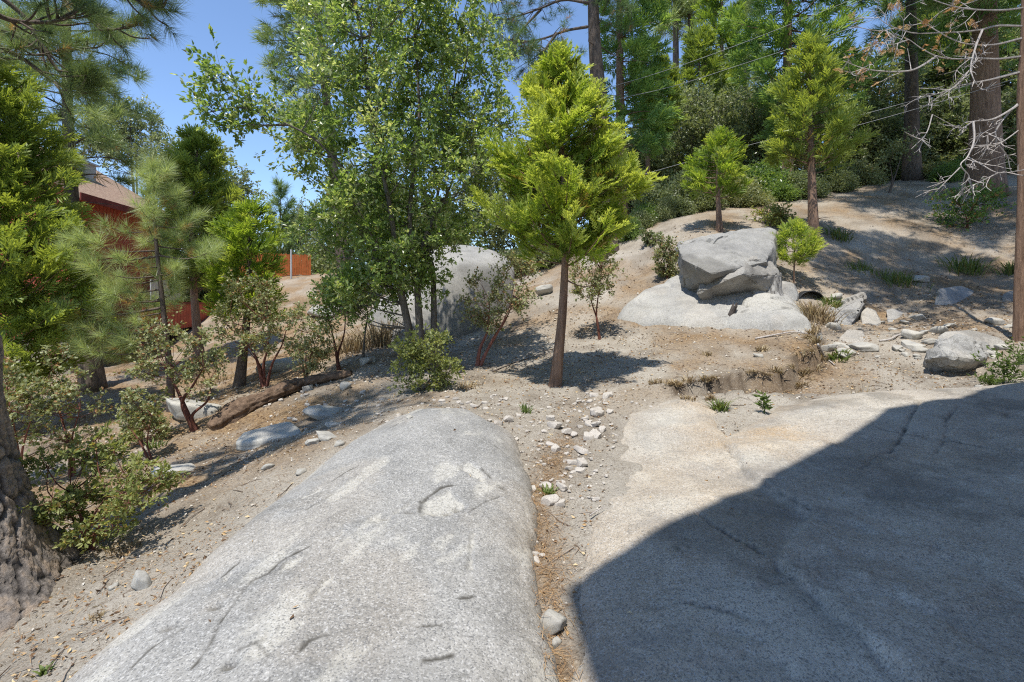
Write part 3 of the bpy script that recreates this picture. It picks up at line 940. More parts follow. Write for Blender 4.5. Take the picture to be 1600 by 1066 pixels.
def gravel():
    """grit and stone chips too many to count"""
    rng = np.random.default_rng(19)
    n = 26000
    y = 1.6 + 11.0 * rng.random(n) ** 1.25
    x = (rng.random(n) * 2.1 - 1.05) * (y + 0.5)
    p = np.column_stack([x, y])
    ins = np.maximum(sdf(x, y, DOME), sdf(x, y, SLAB))
    keep = (ins < 0.02) & (fbm(p, 0.8, 3, 91) + 0.35 * rng.normal(size=n) > -0.12)
    x, y = x[keep], y[keep]
    z = gz(x, y)
    m = len(x)
    tv = np.array([(1, 0, 0), (-1, 0, 0), (0, 1, 0), (0, -1, 0), (0, 0, 0.7), (0, 0, -0.7)], float)
    tf = np.array([(0, 2, 4), (2, 1, 4), (1, 3, 4), (3, 0, 4), (2, 0, 5), (1, 2, 5), (3, 1, 5), (0, 3, 5)])
    s = 0.0045 + 0.011 * rng.random(m) ** 3 * (0.6 + y / 8)
    s = s * (0.7 + 0.06 * y)
    mb = MB()
    d = rng.normal(size=(m, 3)); d[:, 2] *= 0.3
    inst(mb, tv, tf, np.zeros(6), np.column_stack([x, y, z + s * 0.3]), d, s, rng.random(m), rng)
    t = NT('gravel')
    col = t.ramp(t.attr('v'), [(0.0, (0.22, 0.17, 0.12)), (0.45, (0.40, 0.34, 0.27)), (1.0, (0.62, 0.58, 0.51))])
    o = mb.build('gravel', t.fin(col, 0.9, 0.2))
    tag(o, 'pale grit and stone chips strewn over the bare soil', 'gravel', kind='stuff')
gravel()

# culvert mouth in the bank
def culvert():
    q = ghit(1273, 476)
    base = np.array([q[0], q[1] + 0.12, q[2] + 0.06])
    e = empty('culvert_pipe', base)
    R = 0.30
    mb = MB()
    n = 40
    ang = np.linspace(0, 2 * math.pi, n, endpoint=False)
    rings = []
    for yy, r in [(0.0, R), (-0.02, R + 0.012), (0.0, R + 0.025)] + [(0.05 * k, R + (0.030 if k % 2 else 0.018)) for k in range(1, 46)]:
        rings.append(np.column_stack([np.cos(ang) * r, np.full(n, yy), np.sin(ang) * r * 0.8]))
    inner = [np.column_stack([np.cos(ang) * (R - 0.004 * (k % 2)), np.full(n, 0.05 * k), np.sin(ang) * R * 0.8]) for k in range(45, 0, -1)]
    rings = inner + rings
    v = np.concatenate(rings)
    m = len(rings)
    i = np.arange(m - 1)[:, None] * n; k = np.arange(n)[None]; k2 = (k + 1) % n
    mb.add(v, np.stack([i + k, i + k2, i + n + k2, i + n + k], -1).reshape(-1, 4))
    mb.build('pipe', plain_mat('pipe_plastic', (0.025, 0.025, 0.027), 0.5), e, smooth=True)
    tag(e, 'black round culvert pipe mouth set in the bank by the tilted boulder', 'pipe')
culvert()

# ------------------------------------------------------------------ foliage templates
def leaf_tmpl(w=0.5, fold=0.12):
    v = np.array([(0, 0, 0), (-w / 2, 0.45, fold), (0, 1, 0), (w / 2, 0.45, fold)], float)
    return v, np.array([(0, 1, 2), (0, 2, 3)]), np.array([-0.05, 0, 0.05, 0])

def spray_tmpl(seed, pairs=7, sub=2, width=1.0, fat=1.0):
    """flat fan of an incense cedar: axis, side branchlets and their lobes"""
    rng = np.random.default_rng(seed)
    V, Fc, A = [], [], []
    def lobe(p, d, L, w, a0, a1):
        d = d / np.linalg.norm(d)
        s = np.array([-d[1], d[0], 0])
        w = w * fat
        k = len(V)
        z = rng.normal() * 0.02
        V.extend([p - s * w * 0.35, p + d * L * 0.55 + s * w + np.array([0, 0, z]), p + d * L, p + d * L * 0.5 - s * w - np.array([0, 0, z]), ])
        A.extend([a0, (a0 + a1) / 2, a1, (a0 + a1) / 2])
        Fc.extend([(k, k + 1, k + 2), (k, k + 2, k + 3)])
    lobe(np.zeros(3), np.array([0, 1.0, 0]), 1.0, 0.018, -0.15, 0.2)
    for i in range(pairs):
        t = 0.12 + 0.8 * i / pairs
        L = (0.52 * (1 - t) + 0.14) * width
        for sgn in (-1, 1):
            ang = math.radians(38 + rng.normal() * 6)
            d = np.array([sgn * math.sin(ang), math.cos(ang), rng.normal() * 0.12])
            p = np.array([0, t + 0.04 * sgn, 0])
            Lr = L * rng.uniform(0.75, 1.15)
            lobe(p, d, Lr, 0.024, -0.12, 0.22)
            for j in range(sub if L > 0.25 else max(0, sub - 1)):
                tt = 0.35 + 0.3 * j
                for s2 in (-1, 1):
                    a2 = math.atan2(d[0], d[1]) + s2 * math.radians(36)
                    lobe(p + d * Lr * tt, np.array([math.sin(a2), math.cos(a2), rng.normal() * 0.1]), Lr * (0.5 - 0.15 * j), 0.022, -0.05, 0.25)
    v = np.array(V)
    v[:, 2] += -0.12 * v[:, 1] ** 2 + 0.08 * np.abs(v[:, 0])
    return v, np.array(Fc), np.array(A)

def tuft_tmpl(seed, n=46, length=1.0, w=0.022, spread=(15, 85)):
    """bottle brush of pine needles at a shoot end"""
    rng = np.random.default_rng(seed)
    V, Fc, A = [], [], []
    for i in range(n):
        t = rng.random()
        b = np.array([0, 0.55 * t - 0.3, 0])
        ph = rng.uniform(0, 2 * math.pi)
        th = math.radians(spread[0] + (spread[1] - spread[0]) * (1 - t) ** 0.8 * rng.uniform(0.7, 1.1))
        d = np.array([math.sin(th) * math.cos(ph), math.cos(th), math.sin(th) * math.sin(ph)])
        L = length * rng.uniform(0.75, 1.05)
        s = nrm(np.cross(d, rng.normal(size=3))) * w
        tip = b + d * L + np.array([0, -0.1 * L, 0])
        k = len(V)
        V.extend([b - s * 0.6, b + s * 0.6, tip - s * 0.3])
        A.extend([-0.1, -0.1, 0.15])
        Fc.append((k, k + 1, k + 2))
    return np.array(V), np.array(Fc), np.array(A)

LEAF = leaf_tmpl(0.55)
ROUND = leaf_tmpl(0.75, 0.06)
SPRAYS = [spray_tmpl(k, 6, 1, 1.1, 1.25) for k in range(4)]
SPRAYS_F = [spray_tmpl(10 + k, 4, 0, 1.1, 1.9) for k in range(4)]
SPRAYS_S = [spray_tmpl(20 + k, 5, 0, 1.1, 1.6) for k in range(3)]
TUFTS = [tuft_tmpl(40 + k, 32, 1.0, 0.026) for k in range(4)]
TUFTS_F = [tuft_tmpl(60 + k, 18, 1.0, 0.045) for k in range(4)]
TUFTS_L = [tuft_tmpl(50 + k, 70, 1.0, 0.014) for k in range(3)]

# ------------------------------------------------------------------ foliage and bark materials
M_CEDAR = leaf_mat('cedar_sprays_bright', [(0.0, (0.30, 0.19, 0.08)), (0.14, (0.085, 0.15, 0.025)), (0.5, (0.175, 0.275, 0.04)), (0.85, (0.31, 0.43, 0.07)), (1.0, (0.48, 0.56, 0.15))], 0.58, (1.25, 1.15, 0.55))
M_CEDAR_G = leaf_mat('cedar_sprays_green', [(0.0, (0.314, 0.202, 0.090)), (0.10, (0.067, 0.112, 0.028)), (0.5, (0.140, 0.207, 0.045)), (1.0, (0.325, 0.403, 0.090))], 0.48, (1.3, 1.2, 0.6))
M_CEDAR_D = leaf_mat('cedar_sprays_deep', [(0.0, (0.490, 0.294, 0.130)), (0.10, (0.073, 0.148, 0.049)), (0.5, (0.137, 0.255, 0.073)), (1.0, (0.328, 0.474, 0.130))], 0.43, (1.3, 1.2, 0.6))
M_BROWN = leaf_mat('dead_sprays', [(0.0, (0.310, 0.174, 0.088)), (0.5, (0.581, 0.349, 0.174)), (1.0, (0.800, 0.581, 0.310))], 0.38, (1.2, 1.0, 0.7))
M_OAK = leaf_mat('oak_leaves', [(0.0, (0.36, 0.24, 0.07)), (0.05, (0.09, 0.15, 0.045)), (0.5, (0.18, 0.275, 0.085)), (0.85, (0.32, 0.42, 0.16)), (1.0, (0.56, 0.60, 0.36))], 0.58, (1.3, 1.25, 0.6), 0.3, 0.6)  # palest stop paints white sun glints into the leaf colour
M_OAK_F = leaf_mat('far_oak_leaves', [(0.0, (0.120, 0.150, 0.072)), (0.5, (0.228, 0.264, 0.126)), (1.0, (0.408, 0.444, 0.240))], 0.45, (1.2, 1.2, 0.7), 0.4, 0.5)
M_MANZ = leaf_mat('manzanita_leaves', [(0.0, (0.468, 0.247, 0.130)), (0.08, (0.130, 0.156, 0.065)), (0.5, (0.260, 0.286, 0.130)), (1.0, (0.546, 0.546, 0.325))], 0.38, (1.2, 1.15, 0.6), 0.45, 0.45)
M_SHRUB = leaf_mat('shrub_leaves', [(0.0, (0.396, 0.264, 0.096)), (0.06, (0.120, 0.156, 0.054)), (0.5, (0.240, 0.282, 0.096)), (1.0, (0.480, 0.504, 0.216))], 0.48, (1.3, 1.2, 0.6))
M_PINE = leaf_mat('pine_needles', [(0.0, (0.576, 0.341, 0.150)), (0.10, (0.128, 0.182, 0.075)), (0.5, (0.244, 0.319, 0.128)), (1.0, (0.501, 0.565, 0.266))], 0.43, (1.2, 1.2, 0.7), 0.4, 0.5)
M_PINE_D = leaf_mat('deep_pine_needles', [(0.0, (0.606, 0.335, 0.181)), (0.10, (0.085, 0.138, 0.068)), (0.5, (0.166, 0.258, 0.096)), (1.0, (0.424, 0.516, 0.213))], 0.38, (1.2, 1.2, 0.7), 0.4, 0.5)
B_CEDAR = bark_mat('cedar_bark', (0.09, 0.055, 0.038), (0.36, 0.235, 0.165), 16, 0.12, 0.9)
B_PINE = bark_mat('pine_bark', (0.035, 0.028, 0.024), (0.20, 0.155, 0.125), 8, 0.3, 0.9)
B_OAK = bark_mat('oak_bark', (0.05, 0.043, 0.037), (0.22, 0.19, 0.165), 20, 0.25, 0.5)
B_MANZ = bark_mat('manzanita_bark', (0.065, 0.025, 0.018), (0.22, 0.095, 0.07), 18, 0.2, 0.3)
B_RED = bark_mat('red_manzanita_bark', (0.14, 0.05, 0.035), (0.38, 0.17, 0.13), 18, 0.2, 0.3)
B_GREY = bark_mat('dead_grey_wood', (0.25, 0.22, 0.20), (0.60, 0.56, 0.53), 30, 0.2, 0.4)

# ------------------------------------------------------------------ tree builders
class Env:
    """crown envelope: half width and middle at each height, read from rows (v, left, right) at distance d"""
    def __init__(s, rows, d, y0, depth=0.85):
        r = np.array(rows, float)
        z = (V0 - r[:, 0]) / F * d
        o = np.argsort(z)
        s.z = z[o]
        s.xc = (((r[:, 1] + r[:, 2]) / 2 - 800) / F * d)[o]
        s.hw = ((r[:, 2] - r[:, 1]) / 2 / F * d)[o]
        s.y0, s.dep = y0, depth
    def at(s, z):
        return np.interp(z, s.z, s.xc), np.interp(z, s.z, s.hw)
    def sample(s, n, rng, power=0.5):
        zz = np.linspace(s.z[0], s.z[-1], 400)
        w = np.interp(zz, s.z, s.hw) ** 1.3 + 1e-4
        z = np.interp(rng.random(n), np.cumsum(w) / w.sum(), zz)
        xc, hw = s.at(z)
        a = rng.uniform(0, 2 * math.pi, n)
        r = rng.random(n) ** power
        return np.column_stack([xc + np.cos(a) * r * hw, s.y0 + np.sin(a) * r * hw * s.dep, z]), np.column_stack([np.cos(a), np.sin(a), np.zeros(n)]), r

def finish(name, label, cat, base, tb, cb, bark, leaf, group=None, crown='crown', extra=None):
    e = empty(name, base)
    tb.build('trunk', bark, e, base, smooth=True)
    if cb is not None and cb.n:
        cb.build(crown, leaf, e, base)
    for nm, mb, mt in (extra or []):
        if mb.n:
            mb.build(nm, mt, e, base)
    tag(e, label, cat, group)
    return e

def flare(n, r0, r1, fl=0.35, power=1.0):
    t = np.linspace(0, 1, n)
    return r0 * (1 - t) ** power + r1 * (1 - (1 - t) ** power) + r0 * fl * np.exp(-t * 14)

def conifer(name, label, cat, base, env, top, r0, kind, nbr, per, sc, leaf, bark, seed, path=None, group=None, rise=0.35, inner=0.35, brown=0.0, r1=None, dead=0, vmean=0.5, seg=10, lat=0.22, tmpl=None, mid=None, bseg=4):
    rng = np.random.default_rng(seed)
    base = np.asarray(base, float)
    tb, cb, db = MB(), MB(), MB()
    if path is None:
        path = [base - [0, 0, 0.15], base * 0.5 + np.asarray(top) * 0.5 + rng.normal(size=3) * [0.06, 0.06, 0], top]
    path = smooth_path(path, 40)
    tube(tb, path, flare(40, r0, r1 or 0.012), seg, 0.5)
    zmin, zmax = env.z[0], env.z[-1]
    def trunk_at(z):
        return np.column_stack([np.interp(z, path[:, 2], path[:, 0]), np.interp(z, path[:, 2], path[:, 1]), z])
    k = np.arange(nbr)
    z = zmin + (zmax - zmin) * (((k + rng.random(nbr)) / nbr) ** 0.9)
    az = k * 2.399 + rng.normal(size=nbr) * 0.5
    xc, hw = env.at(z)
    q = hw * rng.uniform(0.5, 1.2, nbr) ** 0.9
    tip = np.column_stack([xc + np.cos(az) * q, env.y0 + np.sin(az) * q * env.dep, z])
    st = trunk_at(np.clip(z - q * rise * rng.uniform(0.6, 1.4, nbr), path[0, 2] + 0.2, path[-1, 2]))
    pos, dr, var = [], [], []
    for j in range(nbr):
        a, b = st[j], tip[j]
        L = np.linalg.norm(b - a)
        m = (a + b) / 2 + [0, 0, -0.10 * L if rise > 0 else 0.12 * L]
        bp = smooth_path([a, m, b], 7)
        tube(tb, bp, np.linspace(max(0.006, 0.018 * L ** 0.8), 0.003, 7), bseg, 0.5, False)
        n = max(4, int(per * (0.35 + L / max(hw.max(), 0.1))))
        t = inner + (1.04 - inner) * rng.random(n) ** 0.75
        base_p = np.column_stack([np.interp(t, np.linspace(0, 1, 7), bp[:, c]) for c in range(3)])
        bd = nrm(b - a)
        off = rng.normal(size=(n, 3)) * lat * L * (1.15 - t)[:, None] * [1, 1, 0.6]
        pos.append(base_p + off)
        if kind == 'cedar':
            d = bd[None] * 0.9 + nrm(off + 1e-6) * 0.55 + np.array([0, 0, 0.6]) + rng.normal(size=(n, 3)) * 0.3
        else:
            d = bd[None] * 0.7 + nrm(off + 1e-6) * 0.5 + np.array([0, 0, 0.55]) + rng.normal(size=(n, 3)) * 0.25
        dr.append(d)
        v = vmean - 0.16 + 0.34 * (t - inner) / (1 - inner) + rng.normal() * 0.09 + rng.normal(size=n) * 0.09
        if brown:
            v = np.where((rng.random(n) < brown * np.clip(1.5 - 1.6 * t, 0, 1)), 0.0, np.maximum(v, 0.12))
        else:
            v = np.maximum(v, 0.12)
        var.append(v)
    # leader
    n = max(4, per)
    tt = zmax - (zmax - zmin) * 0.12 * rng.random(n)
    pos.append(trunk_at(np.minimum(tt, path[-1, 2])) + rng.normal(size=(n, 3)) * 0.03)
    dr.append(np.tile([0, 0, 1.0], (n, 1)) + rng.normal(size=(n, 3)) * 0.3)
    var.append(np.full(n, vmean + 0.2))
    pos, dr, var = np.concatenate(pos), np.concatenate(dr), np.concatenate(var)
    dd = base[1]
    T = tmpl or ((SPRAYS_S if dd < 14 else SPRAYS_F) if kind == 'cedar' else (TUFTS if dd < 18 else TUFTS_F))
    pick = rng.integers(0, len(T), len(pos))
    size = sc * rng.uniform(0.6, 1.15, len(pos))
    for i, (tv, tf, ta) in enumerate(T):
        m = pick == i
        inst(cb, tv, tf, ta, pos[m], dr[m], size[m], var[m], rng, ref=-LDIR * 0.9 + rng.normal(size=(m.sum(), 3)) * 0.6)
    for j in range(dead):
        zz = rng.uniform(base[2] + 0.25 * (zmin - base[2]), zmin + 0.2 * (zmax - zmin))
        a = trunk_at(np.array([zz]))[0]
        az_ = rng.uniform(0, 6.28)
        L = rng.uniform(0.3, 0.9) * max(hw.mean(), 0.3)
        b = a + np.array([math.cos(az_) * L, math.sin(az_) * L, rng.uniform(-0.25, 0.1) * L])
        tube(tb, smooth_path([a, (a + b) / 2 + rng.normal(size=3) * 0.06 * L, b], 6), np.linspace(0.012 + 0.006 * L, 0.003, 6), 4, 0.5, False)
    return finish(name, label, cat, base, tb, cb, bark, leaf, group)

def broadleaf(name, label, cat, base, env, stems, n_clump, twigs, leaves, lsize, crad, leaf, bark, seed, group=None, tmpl=LEAF, tw_r=0.004, power=0.55, up=0.3, stem_r=None, limbs=None, vmean=0.5, tip_brown=0.004, br=0.010):
    rng = np.random.default_rng(seed)
    base = np.asarray(base, float)
    tb, cb = MB(), MB()
    paths = []
    for s, r in stems:
        p = smooth_path(s, 24)
        tube(tb, p, flare(24, r, r * 0.18, 0.3), 8, 0.5)
        paths.append(p)
    allp = np.concatenate(paths)
    c, out, rr = env.sample(n_clump, rng, power)
    if limbs:
        for lp, cl in limbs:
            p = smooth_path(lp, 20)
            tube(tb, p, np.linspace(0.022, 0.004, 20), 5, 0.5, False)
            allp = np.concatenate([allp, p])
            c = np.concatenate([c, np.asarray(cl, float)])
            out = np.concatenate([out, nrm(np.asarray(cl) - p[0])])
            rr = np.concatenate([rr, np.ones(len(cl))])
    nC = len(c)
    for j in range(nC):
        dd = allp - c[j]
        hd = np.hypot(dd[:, 0], dd[:, 1])
        cost = np.linalg.norm(dd, axis=1) + np.where(dd[:, 2] > -0.3 * hd, 1.2, 0)
        a = allp[np.argmin(cost)]
        L = np.linalg.norm(c[j] - a)
        m = (a + c[j]) / 2 + np.array([0, 0, -0.08 * L]) + rng.normal(size=3) * 0.05 * L
        tube(tb, smooth_path([a, m, c[j]], 7), np.linspace(max(br * 0.5, br * 1.3 * L ** 0.7), br * 0.35, 7), 4, 0.5, False)
    cr = crad * rng.uniform(0.6, 1.3, nC)
    cv = vmean + rng.normal(size=nC) * 0.10
    # twigs fan out from each clump centre and carry the leaves
    T = nC * twigs
    ci = np.repeat(np.arange(nC), twigs)
    td = nrm(rng.normal(size=(T, 3)) + out[ci] * 0.6 * rr[ci][:, None] + np.array([0, 0, up]))
    tl = cr[ci] * rng.uniform(0.5, 1.15, T)
    ts = c[ci] + rng.normal(size=(T, 3)) * 0.12 * cr[ci][:, None]
    # thin twigs as three-sided slivers
    if tw_r:
        s = nrm(np.cross(td, rng.normal(size=(T, 3))))
        s2 = np.cross(td, s)
        e = ts + td * tl[:, None]
        v = np.stack([ts + s * tw_r, ts - s * tw_r * 0.5 + s2 * tw_r * 0.87, ts - s * tw_r * 0.5 - s2 * tw_r * 0.87, e], 1).reshape(-1, 3)
        k = np.arange(T)[:, None] * 4
        f = np.concatenate([k + np.array([[0, 1, 3]]), k + np.array([[1, 2, 3]]), k + np.array([[2, 0, 3]])])
        tb.add(v, f, 0.5)
    N = T * leaves
    ti = np.repeat(np.arange(T), leaves)
    t = 0.12 + 0.92 * rng.random(N) ** 0.8
    ld = nrm(rng.normal(size=(N, 3)) * 0.8 + td[ti] * 0.8 + np.array([0, 0, 0.15]))
    pos = ts[ti] + td[ti] * (tl[ti] * t)[:, None] + ld * lsize * 0.25
    nup = rng.normal(size=(N, 3)) * 0.7 - LDIR
    var = np.clip(cv[ci][ti] + rng.normal(size=N) * 0.16 + 0.12 * (t - 0.5), 0.07, 1)
    var = np.where(rng.random(N) < tip_brown, 0.0, var)
    ref = np.cross(nup, ld)      # face normal leans upward
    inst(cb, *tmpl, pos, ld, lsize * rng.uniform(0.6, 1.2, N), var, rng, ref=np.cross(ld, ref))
    return finish(name, label, cat, base, tb, cb, bark, leaf, group)

# ------------------------------------------------------------------ the trees and shrubs of the photograph
def cedar_at(name, label, u, v, rows, d=None, **kw):
    b = ghit(u, v) if d is None else on_ground(u, d)
    env = Env(rows, b[1], b[1], kw.pop('depth', 0.9))
    top = np.array([env.xc[-1], b[1], env.z[-1]])
    kw.setdefault('cat', 'tree')
    cat = kw.pop('cat')
    return conifer(name, label, cat, b, env, top, **kw)

# young incense cedar in the middle
b = ghit(866, 602)
d = b[1]
cedar_at('incense_cedar', 'young bright yellow-green incense cedar standing alone on bare soil in the middle', 866, 602,
   [(100,864,878),(122,846,902),(160,826,922),(205,802,945),(250,780,968),(300,768,986),(340,768,988),(368,784,975),(390,830,935)],
   r0=0.098, kind='cedar', nbr=110, per=15, sc=0.36, tmpl=SPRAYS, leaf=M_CEDAR, bark=B_CEDAR, seed=5, brown=0.22, r1=0.012, dead=10, vmean=0.82, seg=14, lat=0.16, rise=0.45, inner=0.25,
   path=[b - [0, 0, 0.15], P(872,560,d), P(880,470,d), P(883,370,d), P(878,220,d), P(871,80,d)])

# multi-stemmed oak left of it
b = ghit(655, 580)
d = b[1]
oak_env = Env([(-90,520,720),(-40,470,770),(20,455,792),(80,440,795),(140,428,790),(200,432,800),(250,450,800),(300,440,785),(345,452,765),(385,482,745),(425,484,715),(460,488,650),(490,500,610)], d, d + 0.3, 0.8)
D = d
broadleaf('oak_tree', 'tall multi-stemmed oak with a dense light green crown left of the cedar', 'tree', b, oak_env,
   [([b - [0.03, 0, 0.1], P(640,520,D), P(622,430,D-0.1), P(612,340,D-0.2), P(585,200,D-0.3), P(560,20,D-0.2)], 0.085),
    ([b + [0.08, 0.05, -0.1], P(655,500,D), P(650,420,D+0.1), P(640,330,D+0.1), P(655,180,D+0.3), P(640,-40,D+0.4)], 0.08),
    ([b + [0.22, 0.1, -0.1], P(678,500,D+0.2), P(676,420,D+0.3), P(668,385,D+0.3), P(690,270,D+0.4), P(720,60,D+0.5)], 0.07),
    ([P(676,430,D+0.28), P(662,400,D+0.2), P(664,370,D+0.1), P(700,300,D), P(740,180,D)], 0.045),
    ([P(625,440,D-0.08), P(600,400,D-0.2), P(560,330,D-0.5), P(500,240,D-0.6)], 0.04)],
   n_clump=330, twigs=12, leaves=16, lsize=0.092, crad=0.48, leaf=M_OAK, bark=B_OAK, seed=11, vmean=0.7,
   limbs=[([P(560,290,D-0.5), P(500,225,D-0.9), P(450,195,D-1.1), P(395,172,D-1.2), P(372,150,D-1.2), P(330,122,D-1.2)], [P(330,122,D-1.2), P(345,128,D-1.2), P(375,150,D-1.2), P(395,165,D-1.2), P(410,190,D-1.2), P(430,160,D-1.2)]),
          ([P(395,172,D-1.2), P(372,168,D-1.2), P(345,172,D-1.2), P(328,174,D-1.2)], [P(330,174,D-1.2), P(345,170,D-1.2)]),
          ([P(450,195,D-1.1), P(400,196,D-1.2), P(365,195,D-1.2)], [P(362,196,D-1.2), P(380,192,D-1.2)])])
# sprouts at the oak's foot
b = ghit(655, 612)
broadleaf('sprouting_shrub', 'bushy bright green shrub at the foot of the oak stems', 'shrub', b,
   Env([(528,640,690),(550,618,712),(575,612,716),(595,618,708),(608,630,690)], b[1], b[1], 0.8), [([b - [0, 0, 0.05], P(655,570,b[1]), P(650,545,b[1])], 0.02), ([b - [0, 0, 0.05], P(680,580,b[1]), P(690,550,b[1])], 0.015)],
   34, 8, 12, 0.06, 0.24, M_SHRUB, B_OAK, 13, tw_r=0.003, vmean=0.5, power=0.8)

# manzanitas and small shrubs
def manz(label, base_uv, rows, stems, n, seed, bark=B_MANZ, leaf=M_MANZ, lsize=0.05, crad=0.16, twigs=8, leaves=10, r=0.03, vmean=0.5, name='manzanita', cat='shrub', tmpl=ROUND, depth=0.9):
    b = ghit(*base_uv)
    d = b[1]
    st = []
    for k, s in enumerate(stems):
        st.append(([b + [0.02 * k, 0.01 * k, -0.06]] + [P(u, v, d + (0.12 * math.sin(3 * k + j))) for j, (u, v) in enumerate(s)], r * (1 - 0.15 * k)))
    return broadleaf(name, label, cat, b, Env(rows, d, d, depth), st, n, twigs, leaves, lsize, crad, leaf, bark, seed, tmpl=tmpl, tw_r=0.003, vmean=vmean, br=0.008, tip_brown=0.08)

manz('dark-stemmed manzanita forking low at the left end of the log', (305,672), [(505,240,300),(530,212,330),(565,200,348),(600,212,345),(622,235,320)],
     [[(290,640),(278,612),(262,580)], [(285,632),(300,605),(318,575)], [(300,650),(325,625),(330,590)]], 42, 101, r=0.05, crad=0.24, lsize=0.055)
manz('bushy manzanita with several grey-red stems behind the log', (412,606), [(440,370,440),(470,335,475),(505,325,478),(540,335,470),(558,360,450)],
     [[(405,575),(395,550),(370,520)], [(412,570),(418,545),(420,500)], [(425,570),(440,540),(450,505)], [(408,575),(398,560),(385,545)]], 60, 102, r=0.045, crad=0.28, lsize=0.055, leaves=14)
manz('small pale-leaved manzanita sprouting beside the log end', (478,602), [(488,460,498),(510,446,512),(540,446,516),(562,456,508),(580,468,496)],
     [[(474,575),(465,540)], [(482,570),(495,530)], [(478,570),(480,520)]], 34, 103, r=0.028, crad=0.16, lsize=0.05, vmean=0.6)
manz('slim manzanita with dark foliage between the log and the dry grass', (530,580), [(425,500,545),(455,488,556),(490,488,556),(515,500,548)],
     [[(525,550),(520,525),(508,480)], [(528,555),(538,520),(540,470)]], 40, 104, r=0.035, crad=0.25, leaf=M_OAK, bark=B_MANZ, vmean=0.42)
manz('thin-stemmed sapling beside the pale boulder', (566,562), [(440,548,590),(470,540,596),(500,548,590)],
     [[(570,525),(574,495),(570,460)], [(572,505),(582,480)]], 18, 105, r=0.022, crad=0.2, bark=B_OAK)
manz('red-barked manzanita with two bare leaning stems in front of the round boulder', (745,572), [(405,790,830),(430,745,842),(465,722,830),(495,735,810),(515,750,795)],
     [[(750,545),(762,515),(765,470)], [(760,550),(783,510),(800,470)], [(770,530),(790,500),(815,440)]], 62, 106, bark=B_RED, r=0.042, crad=0.22, lsize=0.05, vmean=0.62)
manz('slender grey-green manzanita on the slope right of the cedar trunk', (937,530), [(375,905,955),(405,895,968),(440,893,966),(470,905,955)],
     [[(933,500),(926,478),(915,440)], [(932,495),(935,460),(940,420)]], 44, 107, r=0.03, crad=0.22, vmean=0.5)
manz('sunlit leafy shrub against the big pine trunk at the far left', (135,862), [(690,90,150),(730,66,215),(770,60,245),(810,66,222),(840,78,190),(858,95,165)],
     [[(130,820),(110,770)], [(140,820),(170,770)], [(150,830),(200,770),(235,748)], [(125,830),(100,790)]], 38, 108, leaf=M_SHRUB, r=0.02, crad=0.16, lsize=0.04, leaves=17, twigs=9, vmean=0.55, tmpl=LEAF)
manz('leafy manzanita rising behind the sunlit shrub at the left', (110,745), [(555,62,86),(600,40,140),(640,30,150),(680,50,150),(720,70,140)],
     [[(108,700),(95,650),(75,590)], [(112,690),(125,640)], [(110,700),(60,660)]], 32, 109, r=0.025, crad=0.2, lsize=0.05)
manz('tall manzanita bush at the left edge in front of the cedar', (34,762), [(560,-20,40),(600,-50,60),(650,-60,66),(700,-50,50)],
     [[(30,720),(20,660),(10,600)], [(34,710),(50,650)]], 34, 110, r=0.03, bark=B_RED, crad=0.24, lsize=0.055)
manz('little manzanita with bare forked stem right of the left shrubs', (236,720), [(612,185,225),(640,172,258),(670,176,258),(695,200,245)],
     [[(218,690),(200,665)], [(230,690),(238,650)]], 26, 111, r=0.02, crad=0.15, lsize=0.045)
manz('low green bush in front of the smooth rock hump', (222,694), [(640,215,245),(660,200,258),(685,200,258)], [[(222,675),(220,660)]], 26, 112, leaf=M_SHRUB, r=0.012, crad=0.12, lsize=0.045)
manz('round grey-green bush at the left foot of the stacked boulders', (1042,436), [(378,1034,1048),(395,1026,1060),(415,1024,1062),(432,1028,1058)], [[(1042,410),(1040,390)]], 34, 113, leaf=M_MANZ, r=0.02, crad=0.2, lsize=0.06, vmean=0.42)
manz('small dark bush high on the slope left of the stacked boulders', (1014,384), [(362,1006,1024),(372,1002,1030),(382,1004,1026)], [[(1014,372)]], 12, 114, leaf=M_OAK_F, r=0.015, crad=0.2, lsize=0.07, vmean=0.35)
manz('dark spreading bush in shade high on the right slope', (1512,358), [(290,1490,1540),(310,1470,1560),(335,1480,1555),(350,1495,1530)], [[(1508,335),(1490,310)], [(1514,335),(1530,305)]], 34, 115, leaf=M_CEDAR_D, r=0.03, crad=0.45, lsize=0.10, vmean=0.5, tmpl=LEAF)
manz('thin dark leaning sapling on the ridge', (1389,302), [(215,1380,1420),(235,1372,1424),(255,1378,1416)], [[(1395,285),(1402,265),(1412,230)], [(1394,280),(1390,255)]], 10, 116, leaf=M_OAK_F, r=0.05, crad=0.5, lsize=0.10, name='sapling', cat='tree', bark=B_PINE)
manz('flat light green bush in the tree shade behind the stacked boulders', (1200,352), [(328,1180,1225),(340,1170,1235),(350,1176,1230)], [[(1200,345)]], 24, 117, leaf=M_SHRUB, r=0.015, crad=0.28, lsize=0.08)

